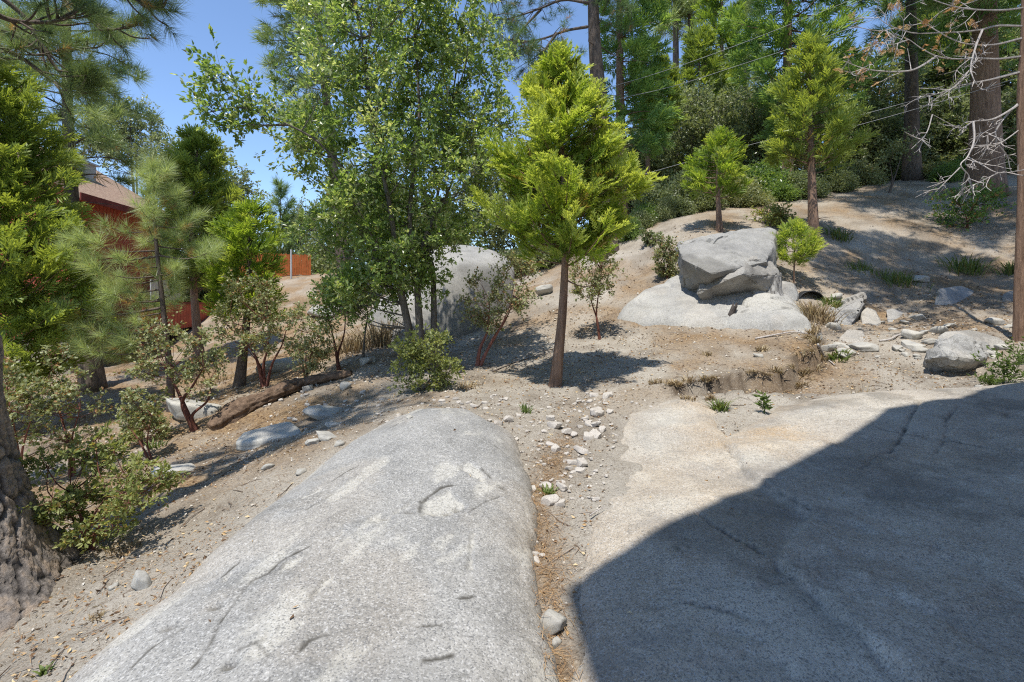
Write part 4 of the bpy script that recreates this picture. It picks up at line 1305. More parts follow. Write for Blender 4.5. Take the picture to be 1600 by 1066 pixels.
# conifers of the middle distance
cedar_at('incense_cedar', 'young cedar with a bare reddish trunk on the slope above the tiny cedar', 1272, 378,
   [(70,1260,1270),(115,1236,1298),(165,1220,1314),(210,1212,1326),(240,1216,1322),(255,1236,1302)], r0=0.16, kind='cedar', nbr=90, per=12, sc=0.5, tmpl=SPRAYS_S, leaf=M_CEDAR_G, bark=B_CEDAR, seed=21, dead=8, vmean=0.85, brown=0.15, lat=0.24)
cedar_at('incense_cedar', 'small round-topped cedar on the ridge above the stacked boulders', 1125, 362,
   [(216,1118,1128),(240,1098,1148),(268,1080,1164),(288,1078,1162),(304,1100,1146)], r0=0.10, kind='cedar', nbr=50, per=10, sc=0.45, tmpl=SPRAYS_S, leaf=M_CEDAR, bark=B_CEDAR, seed=22, dead=6, vmean=0.64, brown=0.15)
cedar_at('incense_cedar', 'tiny yellow-green cedar right of the stacked boulders', 1240, 442,
   [(353,1232,1246),(368,1216,1264),(388,1212,1276),(402,1216,1276),(410,1230,1266)], r0=0.022, kind='cedar', nbr=34, per=13, sc=0.26, leaf=M_CEDAR, bark=B_CEDAR, seed=23, vmean=0.85)
cedar_at('incense_cedar', 'yellow-green sapling cedar among the manzanitas left of the oak', 373, 604,
   [(325,384,398),(360,352,422),(400,335,428),(440,330,428),(475,335,430),(500,350,425)], r0=0.12, kind='cedar', nbr=80, per=12, sc=0.36, leaf=M_CEDAR, bark=B_PINE, seed=24, vmean=0.62, brown=0.1, dead=8)
cedar_at('incense_cedar', 'dense green cedar filling the left edge of the view', -20, 660,
   [(90,-60,10),(160,-110,40),(240,-140,70),(310,-150,92),(370,-150,108),(430,-155,118),(490,-155,122),(545,-150,112),(600,-130,70)], d=10.0, r0=0.2, kind='cedar', nbr=220, per=32, sc=0.38, leaf=M_CEDAR_G, bark=B_CEDAR, seed=25, vmean=0.82, rise=0.3)
cedar_at('incense_cedar', 'dark green cedar in front of the far blue-green oak', 312, 560,
   [(212,302,318),(250,280,340),(300,268,356),(350,262,364),(400,262,364),(450,270,350)], d=16.5, r0=0.15, kind='cedar', nbr=110, per=18, sc=0.5, leaf=M_CEDAR_G, bark=B_CEDAR, seed=26, vmean=0.7)
# pines
b = ghit(268, 642)
d = b[1]
conifer('young_pine', 'young grey-green pine with long needles in front of the red house', 'tree', b,
   Env([(250,238,250),(290,205,285),(340,165,315),(390,140,335),(440,125,310),(490,105,240),(540,100,180),(560,110,175)], d, d, 0.8), None, 0.075, 'pine', 52, 8, 0.34, M_PINE, B_PINE, 31,
   path=[b - [0, 0, 0.1], P(265,580,d), P(257,500,d), P(246,400,d), P(240,320,d), P(242,262,d)], rise=0.1, inner=0.35, dead=12, brown=0.3, vmean=0.8, tmpl=TUFTS_L, lat=0.16)
b = ghit(146, 606)
d = b[1]
conifer('tall_pine', 'tall pine with dark furrowed trunk rising in front of the red house', 'tree', b,
   Env([(-420,90,130),(-250,30,180),(-120,0,205),(-20,-10,215),(60,5,215),(130,20,225),(190,30,236),(240,45,240),(280,60,215)], d, d, 0.8), None, 0.24, 'pine', 130, 15, 0.42, M_PINE, B_PINE, 32,
   path=[b - [0, 0, 0.15], P(135,500,d), P(118,390,d), P(110,270,d), P(105,130,d), P(104,-100,d), P(108,-400,d)], r1=0.04, rise=-0.05, inner=0.3, dead=26, brown=0.12, vmean=0.5, lat=0.16)
cedar_at('tall_pine', 'tall pine behind the oak showing against the sky on its left', 545, 520,
   [(-260,440,490),(-150,405,540),(-40,384,570),(20,388,575),(70,395,560),(120,412,550),(180,430,540),(240,450,530)], d=21, r0=0.28, kind='pine', nbr=110, per=15, sc=0.55, leaf=M_PINE, bark=B_PINE, seed=33, rise=-0.05, vmean=0.42, lat=0.2)
b = ghit(946, 398)
d = b[1]
conifer('tall_pine', 'big bare-trunked pine directly behind the bright cedar', 'tree', b,
   Env([(-700,860,960),(-450,760,1040),(-250,740,1080),(-120,750,1060),(-60,790,1030)], d, d, 0.9), None, 0.40, 'pine', 90, 14, 0.55, M_PINE_D, B_PINE, 34,
   path=[b - [0, 0, 0.2], P(942,300,d), P(936,160,d), P(928,40,d), P(922,-200,d), P(918,-690,d)], r1=0.06, rise=-0.1, inner=0.35, dead=10, vmean=0.45, seg=16, lat=0.18)
# its low drooping limbs
def low_limbs():
    rng = np.random.default_rng(61)
    tree = [o for o in COL.objects if o.get('label') == 'big bare-trunked pine directly behind the bright cedar'][0]
    base = np.array(tree.location)
    dd = base[1]
    tb, cb = MB(), MB()
    for pts in ([(918,42),(885,48),(850,60),(815,66),(795,60)], [(920,5),(880,0),(840,15),(790,30),(765,22)], [(870,52),(850,80),(838,102)], [(845,15),(815,48),(800,78)], [(930,2),(960,-5),(985,10)], [(905,-30),(850,-20),(800,-5),(750,0)]):
        p = smooth_path([P(u, v, dd - 0.3 + 0.3 * rng.normal()) for u, v in pts], 16)
        tube(tb, p, np.linspace(0.05, 0.012, 16), 6)
        for j in range(26):
            a = p[rng.integers(5, 16)]
            e = a + rng.normal(size=3) * [0.45, 0.4, 0.25] + [0, 0, -0.25]
            tube(tb, smooth_path([a, (a + e) / 2 + [0, 0, 0.06], e], 5), np.linspace(0.014, 0.006, 5), 4, 0.5, False)
            n = 3
            inst(cb, *TUFTS[j % 4], e + rng.normal(size=(n, 3)) * 0.08, rng.normal(size=(n, 3)) * 0.4 + nrm(e - a) + [0, 0, 0.1], 0.34 * rng.uniform(0.7, 1.1, n), 0.3 + rng.normal(size=n) * 0.15, rng)
    tb.build('limb', B_PINE, tree, base, smooth=True)
    cb.build('limb_needles', M_PINE_D, tree, base)
low_limbs()

# trees behind the ridge
cedar_at('incense_cedar', 'dark tall cedar immediately right of the big bare trunk', 972, 380,
   [(-300,950,990),(-150,930,1010),(0,925,1030),(90,935,1038),(160,945,1045),(215,955,1045),(250,965,1030)], d=21, r0=0.24, kind='cedar', nbr=150, per=18, sc=0.62, leaf=M_CEDAR_D, bark=B_CEDAR, seed=41, vmean=0.55, rise=-0.1, dead=14)
cedar_at('incense_cedar', 'smaller drooping cedar with a slim trunk beside the dark tall one', 1013, 380,
   [(70,1000,1016),(110,985,1045),(160,985,1056),(195,990,1056),(212,1000,1040)], d=24, r0=0.14, kind='cedar', nbr=70, per=15, sc=0.6, leaf=M_CEDAR_G, bark=B_CEDAR, seed=42, vmean=0.5, rise=-0.15)
for k, (u, rows) in enumerate(((1057, [(-140,1040,1070),(-70,1005,1100),(-10,1000,1112),(30,1010,1110),(62,1022,1098)]), (1078, [(-100,1065,1090),(-40,1040,1115),(10,1035,1120),(40,1045,1112)]))):
    cedar_at('twin_pine', ('left' if k == 0 else 'right') + ' one of two far pines with bare trunks and pale sunlit tops', u, 330, rows, d=44, r0=0.42, kind='pine', nbr=50, per=12, sc=1.1, leaf=M_PINE, bark=B_PINE, seed=43 + k, r1=0.12, rise=-0.1, dead=55, vmean=0.62, lat=0.28)
cedar_at('incense_cedar', 'slim olive cedar right of the twin far pines', 1128, 330,
   [(-120,1118,1138),(-30,1100,1150),(40,1092,1160),(110,1090,1164),(160,1096,1158),(200,1105,1150)], d=38, r0=0.3, kind='cedar', nbr=90, per=13, sc=1.0, leaf=M_CEDAR, bark=B_CEDAR, seed=45, vmean=0.28)
cedar_at('incense_cedar', 'huge dark cedar towering behind the young cedar with reddish trunk', 1229, 292,
   [(-340,1220,1260),(-180,1180,1300),(-40,1160,1322),(40,1152,1335),(100,1160,1336),(150,1176,1335),(190,1195,1325),(215,1210,1300)], d=22.5, r0=0.26, kind='cedar', nbr=190, per=22, sc=0.66, leaf=M_CEDAR_D, bark=B_CEDAR, seed=46, vmean=0.6, rise=0.05)
cedar_at('tall_pine', 'far pine with dark trunk in the middle of the right ridge', 1425, 285,
   [(-400,1410,1440),(-200,1360,1490),(-60,1345,1500),(10,1350,1500),(70,1365,1495),(110,1385,1470)], d=24, r0=0.34, kind='pine', nbr=80, per=13, sc=0.75, leaf=M_PINE_D, bark=B_PINE, seed=47, dead=26, rise=-0.1, vmean=0.5)
cedar_at('incense_cedar', 'thick ribbed cedar trunk at the top of the right slope', 1540, 285,
   [(-500,1530,1560),(-300,1450,1640),(-120,1430,1660),(-20,1450,1650),(60,1480,1640),(130,1500,1620)], d=19.5, r0=0.5, kind='cedar', nbr=110, per=16, sc=0.8, leaf=M_CEDAR_D, bark=B_CEDAR, seed=48, dead=16, rise=-0.15, vmean=0.5, r1=0.1, seg=16)
cedar_at('tall_pine', 'far pine leaning behind the thick ribbed trunk', 1470, 300,
   [(-300,1460,1480),(-100,1420,1530),(0,1420,1530),(60,1430,1520)], d=33, r0=0.36, kind='pine', nbr=70, per=12, sc=0.95, leaf=M_PINE, bark=B_PINE, seed=49, dead=20, rise=-0.1, vmean=0.5)

# tree just outside the right edge whose crown dapples the slope
cedar_at('tall_pine', 'tall pine outside the right edge that dapples the slope', 1690, 420,
   [(-700,1640,1740),(-450,1470,1900),(-250,1420,1940),(-120,1440,1900),(-60,1500,1850)], d=14.2, r0=0.3, kind='pine', nbr=90, per=22, sc=0.6, leaf=M_PINE_D, bark=B_PINE, seed=50, vmean=0.5, rise=-0.1)

cedar_at('tall_pine', 'second tall pine outside the right edge shading the upper slope', 1655, 400,
   [(-620,1600,1700),(-400,1380,1840),(-220,1330,1880),(-110,1340,1860),(-50,1420,1780)], d=16.6, r0=0.3, kind='pine', nbr=95, per=24, sc=0.75, leaf=M_PINE_D, bark=B_PINE, seed=53, vmean=0.5, rise=-0.1)

# thin trunk at the right edge with dead grey branches
def dead_branch_tree():
    rng = np.random.default_rng(71)
    b = ghit(1595, 532)
    d = b[1]
    tb, cb, bb, dbs = MB(), MB(), MB(), []
    path = smooth_path([b - [0, 0, 0.12], P(1594,450,d), P(1598,300,d), P(1596,150,d), P(1602,0,d), P(1606,-500,d), P(1600,-1400,d)], 60)
    tube(tb, path, flare(60, 0.095, 0.03, 0.3), 12)
    # live crown, above the picture
    env = Env([(-1500,1590,1610),(-1250,1480,1720),(-1000,1390,1810),(-700,1380,1820),(-480,1400,1790),(-420,1480,1720)], d, d)
    c, out, r = env.sample(1500, rng, 0.6)
    for i, t in enumerate(SPRAYS_F):
        m = np.arange(len(c)) % 4 == i
        inst(cb, *t, c[m], out[m] + rng.normal(size=(m.sum(), 3)) * 0.4, 0.6, 0.5 + rng.normal(size=m.sum()) * 0.15, rng)
    for j in range(75):
        q = c[j * 20]
        a = path[np.argmin(np.abs(path[:, 2] - (q[2] - 0.3)))]
        tube(tb, smooth_path([a, (a + q) / 2 - [0, 0, 0.1], q], 6), np.linspace(0.02, 0.004, 6), 4)
    mains = [[(1596,88),(1560,92),(1528,91),(1490,92),(1464,88),(1440,76),(1420,62),(1395,52)], [(1600,41),(1560,40),(1535,46),(1500,50),(1471,51),(1430,52),(1400,44),(1380,34),(1362,15)], [(1602,12),(1560,16),(1505,13),(1464,2),(1430,-14)],
        [(1535,47),(1524,75),(1517,105),(1522,125),(1534,141)], [(1597,112),(1550,124),(1500,134),(1460,148),(1420,152)], [(1600,154),(1575,178),(1556,206),(1562,228),(1588,258)], [(1556,206),(1535,215)], [(1598,160),(1555,185),(1521,190),(1500,200),(1457,179)],
        [(1521,190),(1522,220),(1512,245),(1501,258),(1514,275),(1510,284)], [(1457,179),(1447,209),(1424,233)], [(1512,245),(1535,258),(1560,270),(1597,266)], [(1560,270),(1520,290)], [(1500,262),(1462,300)],
        [(1464,88),(1430,108),(1400,112),(1365,110),(1340,104),(1318,95)], [(1400,44),(1370,48),(1330,40)], [(1528,91),(1500,128),(1470,150)], [(1420,62),(1390,70),(1360,62)], [(1597,200),(1560,225),(1530,228)], [(1596,60),(1550,70),(1500,66),(1450,40),(1420,20)],[(1600,-10),(1540,-6),(1480,-20)]]
    for i, m in enumerate(mains):
        off = 0.25 * rng.normal()
        p = smooth_path([P(u, v, d + off * (j > 0) * min(1, j / 3)) for j, (u, v) in enumerate(m)], 26)
        r0 = 0.020 if len(m) > 4 else 0.011
        db = MB(); dbs.append(db)
        tube(db, p, np.linspace(r0, 0.004, 26), 5)
        for j in range(9 if len(m) > 4 else 5):
            k = rng.integers(6, 25)
            a = p[k]
            t = nrm(p[min(k + 1, 25)] - p[k - 1])
            dr = nrm(t * 0.8 + rng.normal(size=3) * [0.6, 0.5, 0.6] + [0, 0, -0.25])
            L = rng.uniform(0.12, 0.5)
            e = a + dr * L
            mid = (a + e) / 2 + rng.normal(size=3) * 0.05
            tube(db, smooth_path([a, mid, e], 7), np.linspace(0.008, 0.0035, 7), 4, 0.5, False)
            for q in range(rng.integers(1, 4)):
                e2 = mid + nrm(dr + rng.normal(size=3) * 0.8) * L * 0.5
                tube(db, smooth_path([mid, (mid + e2) / 2 + rng.normal(size=3) * 0.02, e2], 4), np.linspace(0.006, 0.003, 4), 3, 0.5, False)
            if m[-1][1] < 110 and rng.random() < 0.55:
                n = 4
                inst(bb, *SPRAYS_S[j % 3], e + rng.normal(size=(n, 3)) * 0.05, dr + rng.normal(size=(n, 3)) * 0.5, 0.13 * rng.uniform(0.7, 1.2, n), rng.random(n), rng)
    e = finish('cedar_snag', 'thin-trunked tree at the right edge with bare grey drooping branches', 'tree', b, tb, cb, B_CEDAR, M_CEDAR_D, extra=[('dead_branch', q, B_GREY) for q in dbs] + [('withered_sprays', bb, M_BROWN)])
dead_branch_tree()

# the big pine at the left edge: plated trunk, crown above the picture, low branches reaching in
def big_pine():
    rng = np.random.default_rng(81)
    cx, cy = -3.84, 3.25
    zb = gz(cx, cy)[0] - 0.15
    base = np.array([cx, cy, zb])
    nz, na = 230, 250
    t = np.linspace(0, 1, nz) ** 1.5
    H = 15.0
    zz = t * H
    # fine rings only where the picture looks
    zz = np.concatenate([np.linspace(0, 2.6, 170), 2.6 + (H - 2.6) * np.linspace(0, 1, nz - 169)[1:] ** 1.3])
    nz = len(zz)
    a = np.linspace(0, 2 * math.pi, na, endpoint=False)
    A, Z = np.meshgrid(a, zz)
    R = 0.36 * (1 - Z / H) ** 0.7 + 0.05 + 0.68 * np.exp(-Z / 0.36) + 0.24 * np.exp(-Z / 1.1)
    lob = 0.5 + 0.5 * np.cos(A * 5 + 0.6 + 0.5 * np.sin(2 * A))
    R = R + 0.34 * np.exp(-Z / 0.35) * (lob - 0.4) * (0.7 + 0.5 * np.cos(A + 0.1))
    x = np.cos(A) * R; y = np.sin(A) * R
    p = np.column_stack([(np.cos(A) * (R * 0.5 + 0.25)).ravel(), (np.sin(A) * (R * 0.5 + 0.25)).ravel(), Z.ravel()])
    pw = p + 0.09 * np.column_stack([fbm(p, 5, 2, 300 + k) for k in range(3)])
    d1, d2, cid = worley(pw * [1, 1, 0.28], 7.5, 7)
    e = d2 - d1
    plate = sstep(0.01, 0.12, e)
    d1b, d2b, cidb = worley(pw * [1, 1, 0.8], 26.0, 17)
    flake = sstep(0.02, 0.2, d2b - d1b)
    n = fbm(p, 26, 3, 310)
    h = 0.024 * plate * (0.5 + 0.7 * cid) + 0.010 * flake * plate + 0.012 * n + 0.015 * fbm(p, 2, 2, 320)
    rr = R.ravel() + h - 0.02
    v = np.column_stack([np.cos(A.ravel()) * rr, np.sin(A.ravel()) * rr - 0.0 * Z.ravel(), Z.ravel()])
    v[:, 0] -= 0.010 * Z.ravel() ** 1.2
    i = np.arange(nz - 1)[:, None] * na; k = np.arange(na)[None]; k2 = (k + 1) % na
    q = np.stack([i + k, i + k2, i + na + k2, i + na + k], -1).reshape(-1, 4)
    mb = MB()
    mb.add(v, q, np.clip(plate * (0.35 + 0.4 * cidb) + 0.2 * n + 0.15 * (cid - 0.5), 0, 1))
    t = NT('plated_pine_bark')
    col = t.ramp(t.attr('v'), [(0.0, (0.05, 0.045, 0.042)), (0.22, (0.17, 0.15, 0.135)), (0.45, (0.27, 0.235, 0.205)), (0.7, (0.37, 0.29, 0.22)), (1.0, (0.50, 0.41, 0.32))])
    col = t.mix(t.ramp(t.noise(40, 4, 0.7), [(0.35, 0.6), (0.55, 0.0)]), col, (0.05, 0.045, 0.042))
    t.bump(t.noise(60, 5, 0.7), 0.7, 0.02)
    e_ = empty('big_pine', base)
    mb.build('trunk', t.fin(col, 0.9, 0.15), e_, smooth=True)
    # crown
    cb, tb = MB(), MB()
    def tx(z):
        return np.array([cx - 0.010 * max(z - zb, 0) ** 1.2, cy, z])
    nb = 34
    for j in range(nb):
        z = rng.uniform(8.0, H + zb - 0.3)
        L = (0.5 + 1.3 * (1 - (z - 5) / (H - 5)) ** 0.7) * rng.uniform(0.6, 1.1)
        az = j * 2.399
        a0 = tx(z)
        dr = np.array([math.cos(az), math.sin(az), rng.uniform(-0.1, 0.35)])
        e1 = a0 + dr * L
        bp = smooth_path([a0, (a0 + e1) / 2 - [0, 0, 0.1 * L], e1], 7)
        tube(tb, bp, np.linspace(0.05, 0.012, 7), 5)
        n = 8
        tt = rng.uniform(0.35, 1.05, n)
        pp = a0 + (e1 - a0) * tt[:, None] + rng.normal(size=(n, 3)) * 0.22
        inst(cb, *TUFTS[j % 4], pp, dr + rng.normal(size=(n, 3)) * 0.5 + [0, 0, 0.4], 0.36, 0.4 + rng.normal(size=n) * 0.12, rng)
    # branches that reach into the picture, needles close to the eye
    lb, ln = MB(), MB()
    D0 = 4.6
    low = [[(-260,-260,3.4),(-120,-90,4.2),(20,10,4.6),(55,55,4.7),(100,120,4.8),(150,132,4.9)], [(-240,-200,3.4),(-100,-10,4.4),(30,60,4.8),(75,80,5.0),(140,75,5.2)], [(-200,-160,3.4),(-60,30,4.3),(40,95,4.6),(95,135,4.7),(128,138,4.8)],
           [(60,-140,3.6),(130,-70,4.4),(195,-15,4.6),(235,12,4.6),(252,8,4.6)], [(-160,-40,3.6),(-30,80,4.6),(30,70,5.0)], [(-10,-120,3.8),(60,-40,4.6),(120,10,4.9),(165,45,5.0),(205,40,5.0)], [(-140,-100,3.5),(-10,20,4.2),(70,35,4.4),(110,20,4.4)]]
    for m in low:
        p = smooth_path([P(*g) for g in m], 30)
        tube(lb, p, np.linspace(0.03, 0.007, 30), 6)
        for j in range(15):
            k = rng.integers(12, 30)
            a0 = p[k]
            tdir = nrm(p[min(k + 1, 29)] - p[k - 1])
            dr = nrm(tdir * 0.8 + rng.normal(size=3) * [0.5, 0.5, 0.35])
            L = rng.uniform(0.1, 0.42) * (1.0 if k < 26 else 0.4)
            e1 = a0 + dr * L + [0, 0, 0.05]
            tube(lb, smooth_path([a0, (a0 + e1) / 2 - [0, 0, 0.03], e1], 6), np.linspace(0.010, 0.006, 6), 5)
            tv, tf, ta = TUFTS_L[j % 3]
            inst(ln, tv, tf, ta, e1[None] + rng.normal(size=(2, 3)) * 0.02, np.tile(dr + [0, 0, 0.15], (2, 1)) + rng.normal(size=(2, 3)) * 0.15, 0.21 * rng.uniform(0.8, 1.1, 2), 0.36 + rng.normal(size=2) * 0.12, rng)
    tb.build('limbs', B_PINE, e_, base, smooth=True)
    cb.build('crown', M_PINE_D, e_, base)
    lb.build('low_branches', B_PINE, e_, base, smooth=True)
    ln.build('low_needles', M_PINE, e_, base)
    tag(e_, 'big old pine at the left edge with plated bark and flared roots', 'tree')
big_pine()

# far trees and scrub
cedar_at('far_pine', 'small bluish far pine showing in the sky gap above the fence', 440, 430, [(285,432,444),(320,420,456),(360,412,466),(400,410,470)], d=36, r0=0.15, kind='pine', nbr=40, per=10, sc=0.6, leaf=M_PINE_D, bark=B_PINE, seed=52)
def far_oak(label, u, d, rows, seed, leaf=M_OAK_F, n=120, crad=0.9, ls=0.2, vmean=0.5, group=None):
    b = on_ground(u, d)
    env = Env(rows, d, d, 0.8)
    top = np.array([env.xc[-1], d, env.z[-1]])
    mid = np.array([env.xc[0], d, env.z[0]])
    st = [([b - [0, 0, 0.2], (b + mid) / 2 + [0.1, 0, 0], mid, (mid + top) / 2, top], 0.12), ([b - [0, 0, 0.2], mid + [0.3, 0, 0], (mid + top) / 2 + [0.5, 0.2, 0]], 0.08)]
    return broadleaf('oak_tree', label, 'tree', b, env, st, n, 9, 13, ls, crad, leaf, B_OAK, seed, tw_r=0.008, group=group, vmean=vmean)
far_oak('blue-green oak rounding the skyline left of the open sky', 345, 30, [(222,280,310),(240,262,345),(265,235,378),(300,240,396),(335,260,402),(370,280,396)], 131, n=130)
far_oak('round oak behind the roof of the red house', 225, 34, [(165,180,225),(195,150,245),(230,140,265),(265,150,262)], 132, n=90)
far_oak('pale green oak beyond the ridge below the twin pines', 1095, 27, [(150,1080,1110),(185,1045,1150),(220,1020,1160),(260,1010,1165),(300,1010,1160)], 133, n=120, vmean=0.42)
far_oak('green oak beyond the ridge between the two reddish trunks', 1175, 28, [(145,1150,1200),(180,1135,1230),(220,1130,1240),(270,1130,1240),(300,1140,1230)], 134, n=110, vmean=0.42)
far_oak('leafy oak behind the thin leaning sapling on the ridge', 1365, 26, [(185,1335,1395),(215,1320,1420),(250,1315,1425),(290,1325,1415)], 135, n=110, vmean=0.4)
far_oak('leafy oak filling the gap left of the thick ribbed trunk', 1475, 27, [(165,1450,1500),(200,1425,1530),(240,1420,1530),(280,1440,1520)], 136, n=110, vmean=0.38)
far_oak('shaded oak at the far right behind the dead branches', 1600, 23, [(150,1570,1640),(200,1550,1660),(250,1550,1660),(285,1560,1650)], 137, n=90, vmean=0.36)
far_oak('distant oak seen low through the crown of the big oak', 590, 30, [(250,560,620),(300,520,660),(360,510,670),(420,520,660)], 138, n=80, vmean=0.4)
far_oak('distant oak low behind the round boulder', 760, 27, [(240,730,790),(300,700,820),(350,700,840),(400,710,840)], 139, n=90, vmean=0.36)
far_oak('distant green oak behind the bright cedar', 880, 29, [(170,850,900),(220,820,930),(280,820,950),(340,820,960)], 140, n=90, vmean=0.36)

def scrub():
    """manzanita and scrub oak along the ridge: four bushes, copied"""
    rng = np.random.default_rng(95)
    protos = []
    for k in range(4):
        tb, cb = MB(), MB()
        n = 120
        c = rng.normal(size=(n, 3)); c = nrm(c) * rng.random((n, 1)) ** 0.45
        c[:, 2] = np.abs(c[:, 2])
        c *= [1.0, 0.9, 1.0]
        c *= (0.8 + 0.35 * fbm(c, 1.6, 2, 400 + k))[:, None]
        for q in c[::3]:
            tube(tb, smooth_path([np.array([0.05, 0, -0.1]) * 0, q * 0.5 + [0, 0, 0.05], q], 5), np.linspace(0.03, 0.006, 5), 4)
        N = n * 75
        ci = rng.integers(0, n, N)
        pos = c[ci] + rng.normal(size=(N, 3)) * 0.12
        ld = nrm(rng.normal(size=(N, 3)) + nrm(c)[ci] * 0.6)
        inst(cb, *LEAF, pos, ld, 0.085 * rng.uniform(0.6, 1.3, N), np.clip(0.45 + 0.1 * rng.normal(size=n)[ci] + 0.14 * rng.normal(size=N), 0.05, 1), rng)
        protos.append((tb.mesh('stems', B_OAK, smooth=True), cb.mesh('foliage', [M_OAK_F, M_OAK_F, M_MANZ, M_OAK][k])))
    L = [(1030,298,52,19.8),(1085,290,60,20.5),(1140,285,60,21),(1195,272,60,22),(1245,278,46,21.5),(1300,268,48,22.5),(1340,262,44,23),(1010,330,34,19),(1060,325,36,19),(1105,318,40,19.6),(1165,312,44,20),(1215,305,40,20.6),(1262,300,36,20.6),
         (1310,290,36,21.6),(1450,262,36,24),(1500,262,44,23.4),(1562,268,44,22.8),(1590,240,50,24),(1410,262,30,25),(985,372,26,17.5),(1000,355,30,18.4),(1040,345,20,18.6),
         (330,425,46,33),(385,405,50,34),(440,400,52,36),(500,395,54,34),(280,440,50,31),(900,395,40,19.5),(850,410,46,19),(795,405,46,19.5),(955,385,30,19.5),(1480,300,30,22.4)]
    WHERE = ['under the pale oak', 'below the twin far pines', 'left of the small round-topped cedar', 'behind the small round-topped cedar', 'at the foot of the huge dark cedar', 'behind the young cedar with reddish trunk', 'right of the young cedar with reddish trunk', 'low at the left end of the ridge', 'second from the left end of the ridge', 'just left of the small round-topped cedar trunk', 'low behind the small round-topped cedar trunk', 'just left of the huge cedar trunk', 'at the foot of the young cedar trunk', 'left of the thin leaning sapling', 'right of the far pine trunk', 'left of the thick ribbed trunk', 'right of the thick ribbed trunk', 'behind the dead grey branches', 'between the thin sapling and the far pine trunk', 'lowest at the left below the ridge', 'beside the lowest one left of the ridge', 'in front of the others at the left end of the ridge', 'beyond the fence at its left end', 'beyond the middle of the fence', 'beyond the right end of the fence', 'right of the fence, seen under the oak', 'between the red house and the fence', 'directly behind the bright cedar trunk', 'left of the bright cedar trunk', 'above the round boulder', 'right of the bright cedar trunk', 'under the thick ribbed trunk']
    for k, (u, vt, hw, d) in enumerate(L):
        b = on_ground(u, d)
        h = max((V0 - vt) / F * d - b[2], 0.5) * 1.6
        w = hw / F * d
        e = empty('scrub_bush', b)
        for nm, me in zip(('stems', 'foliage'), protos[k % 4]):
            o = bpy.data.objects.new(nm, me)
            COL.objects.link(o)
            o.parent = e
        e.scale = (w, w, h)
        e.rotation_euler = (0, 0, k * 1.7)
        tag(e, 'dense green scrub bush ' + WHERE[k], 'bush', 'scrub bushes along the ridge')
scrub()

def copy_tree(src_label, label, u, d, scale, rot, group):
    src = [o for o in COL.objects if o.get('label') == src_label][0]
    c = src.copy(); COL.objects.link(c)
    c.location = on_ground(u, d)
    c.scale = (scale,) * 3
    c.rotation_euler = (0, 0, rot)
    for ch in src.children:
        k = ch.copy(); COL.objects.link(k); k.parent = c
    c['label'] = label; c['group'] = group
GW, GL = 'trees in the wall behind the ridge', 'trees beyond the fence and the red house'
O1, O2, O3, O4 = 'pale green oak beyond the ridge below the twin pines', 'leafy oak behind the thin leaning sapling on the ridge', 'blue-green oak rounding the skyline left of the open sky', 'green oak beyond the ridge between the two reddish trunks'
C1, C2 = 'slim olive cedar right of the twin far pines', 'smaller drooping cedar with a slim trunk beside the dark tall one'
PN = 'far pine leaning behind the thick ribbed trunk'
for a in ((O1,'far oak filling the wall of trees left of the young cedar',1215,31,1.2,1.0,GW),(O4,'far oak right of the young cedar crown',1330,30,1.3,2.0,GW),(O1,'far oak left of the far pine trunk',1395,31,1.35,3.1,GW),(O2,'far oak right of the far pine trunk',1455,31,1.4,0.7,GW),
          (O4,'far oak behind the thick ribbed trunk',1545,29,1.4,4.0,GW),(O1,'far oak behind the right edge trunk',1610,28,1.4,5.0,GW),(O2,'far oak below the dark tall cedar',985,27,1.2,1.4,GW),(O4,'far oak at the foot of the twin pines',1050,31,1.25,2.7,GW),(O1,'far oak behind the small round-topped cedar',1135,33,1.3,4.4,GW),
          (C2,'drooping cedar at the right of the twin pines',1095,34,1.5,0.4,GW),(C1,'olive cedar behind the ribbed trunk',1500,42,1.1,3.6,GW),(PN,'slim far pine behind the right edge',1570,40,1.1,2.0,GW),(PN,'slim far pine left of the huge dark cedar',1165,52,1.1,3.0,GW),
          (C2,'drooping cedar left of the ribbed trunk',1478,30,1.6,3.3,GW),
          (O3,'far oak beyond the fence, left one',400,40,0.8,1.0,GL),(O3,'far oak beyond the fence, right one',470,42,0.85,2.2,GL),(O3,'far oak showing low under the big oak',540,38,0.9,3.0,GL),(O1,'far oak low behind the oak stems',620,36,1.0,0.5,GL),(O2,'far oak low left of the round boulder',690,34,1.1,1.5,GL),(O3,'far oak just right of the red house',300,40,0.9,4.2,GL),(O1,'far oak left of the big bare pine',830,33,1.1,2.0,GL)):
    copy_tree(*a)

# ------------------------------------------------------------------ buildings
def box(mb, x0, x1, y0, y1, z0, z1, a=0.5, T=None):
    v = np.array([(x, y, z) for x in (x0, x1) for y in (y0, y1) for z in (z0, z1)], float)
    if T is not None:
        v = T(v)
    mb.add(v, np.array([(0, 1, 3, 2), (4, 6, 7, 5), (0, 4, 5, 1), (2, 3, 7, 6), (0, 2, 6, 4), (1, 5, 7, 3)]), a)

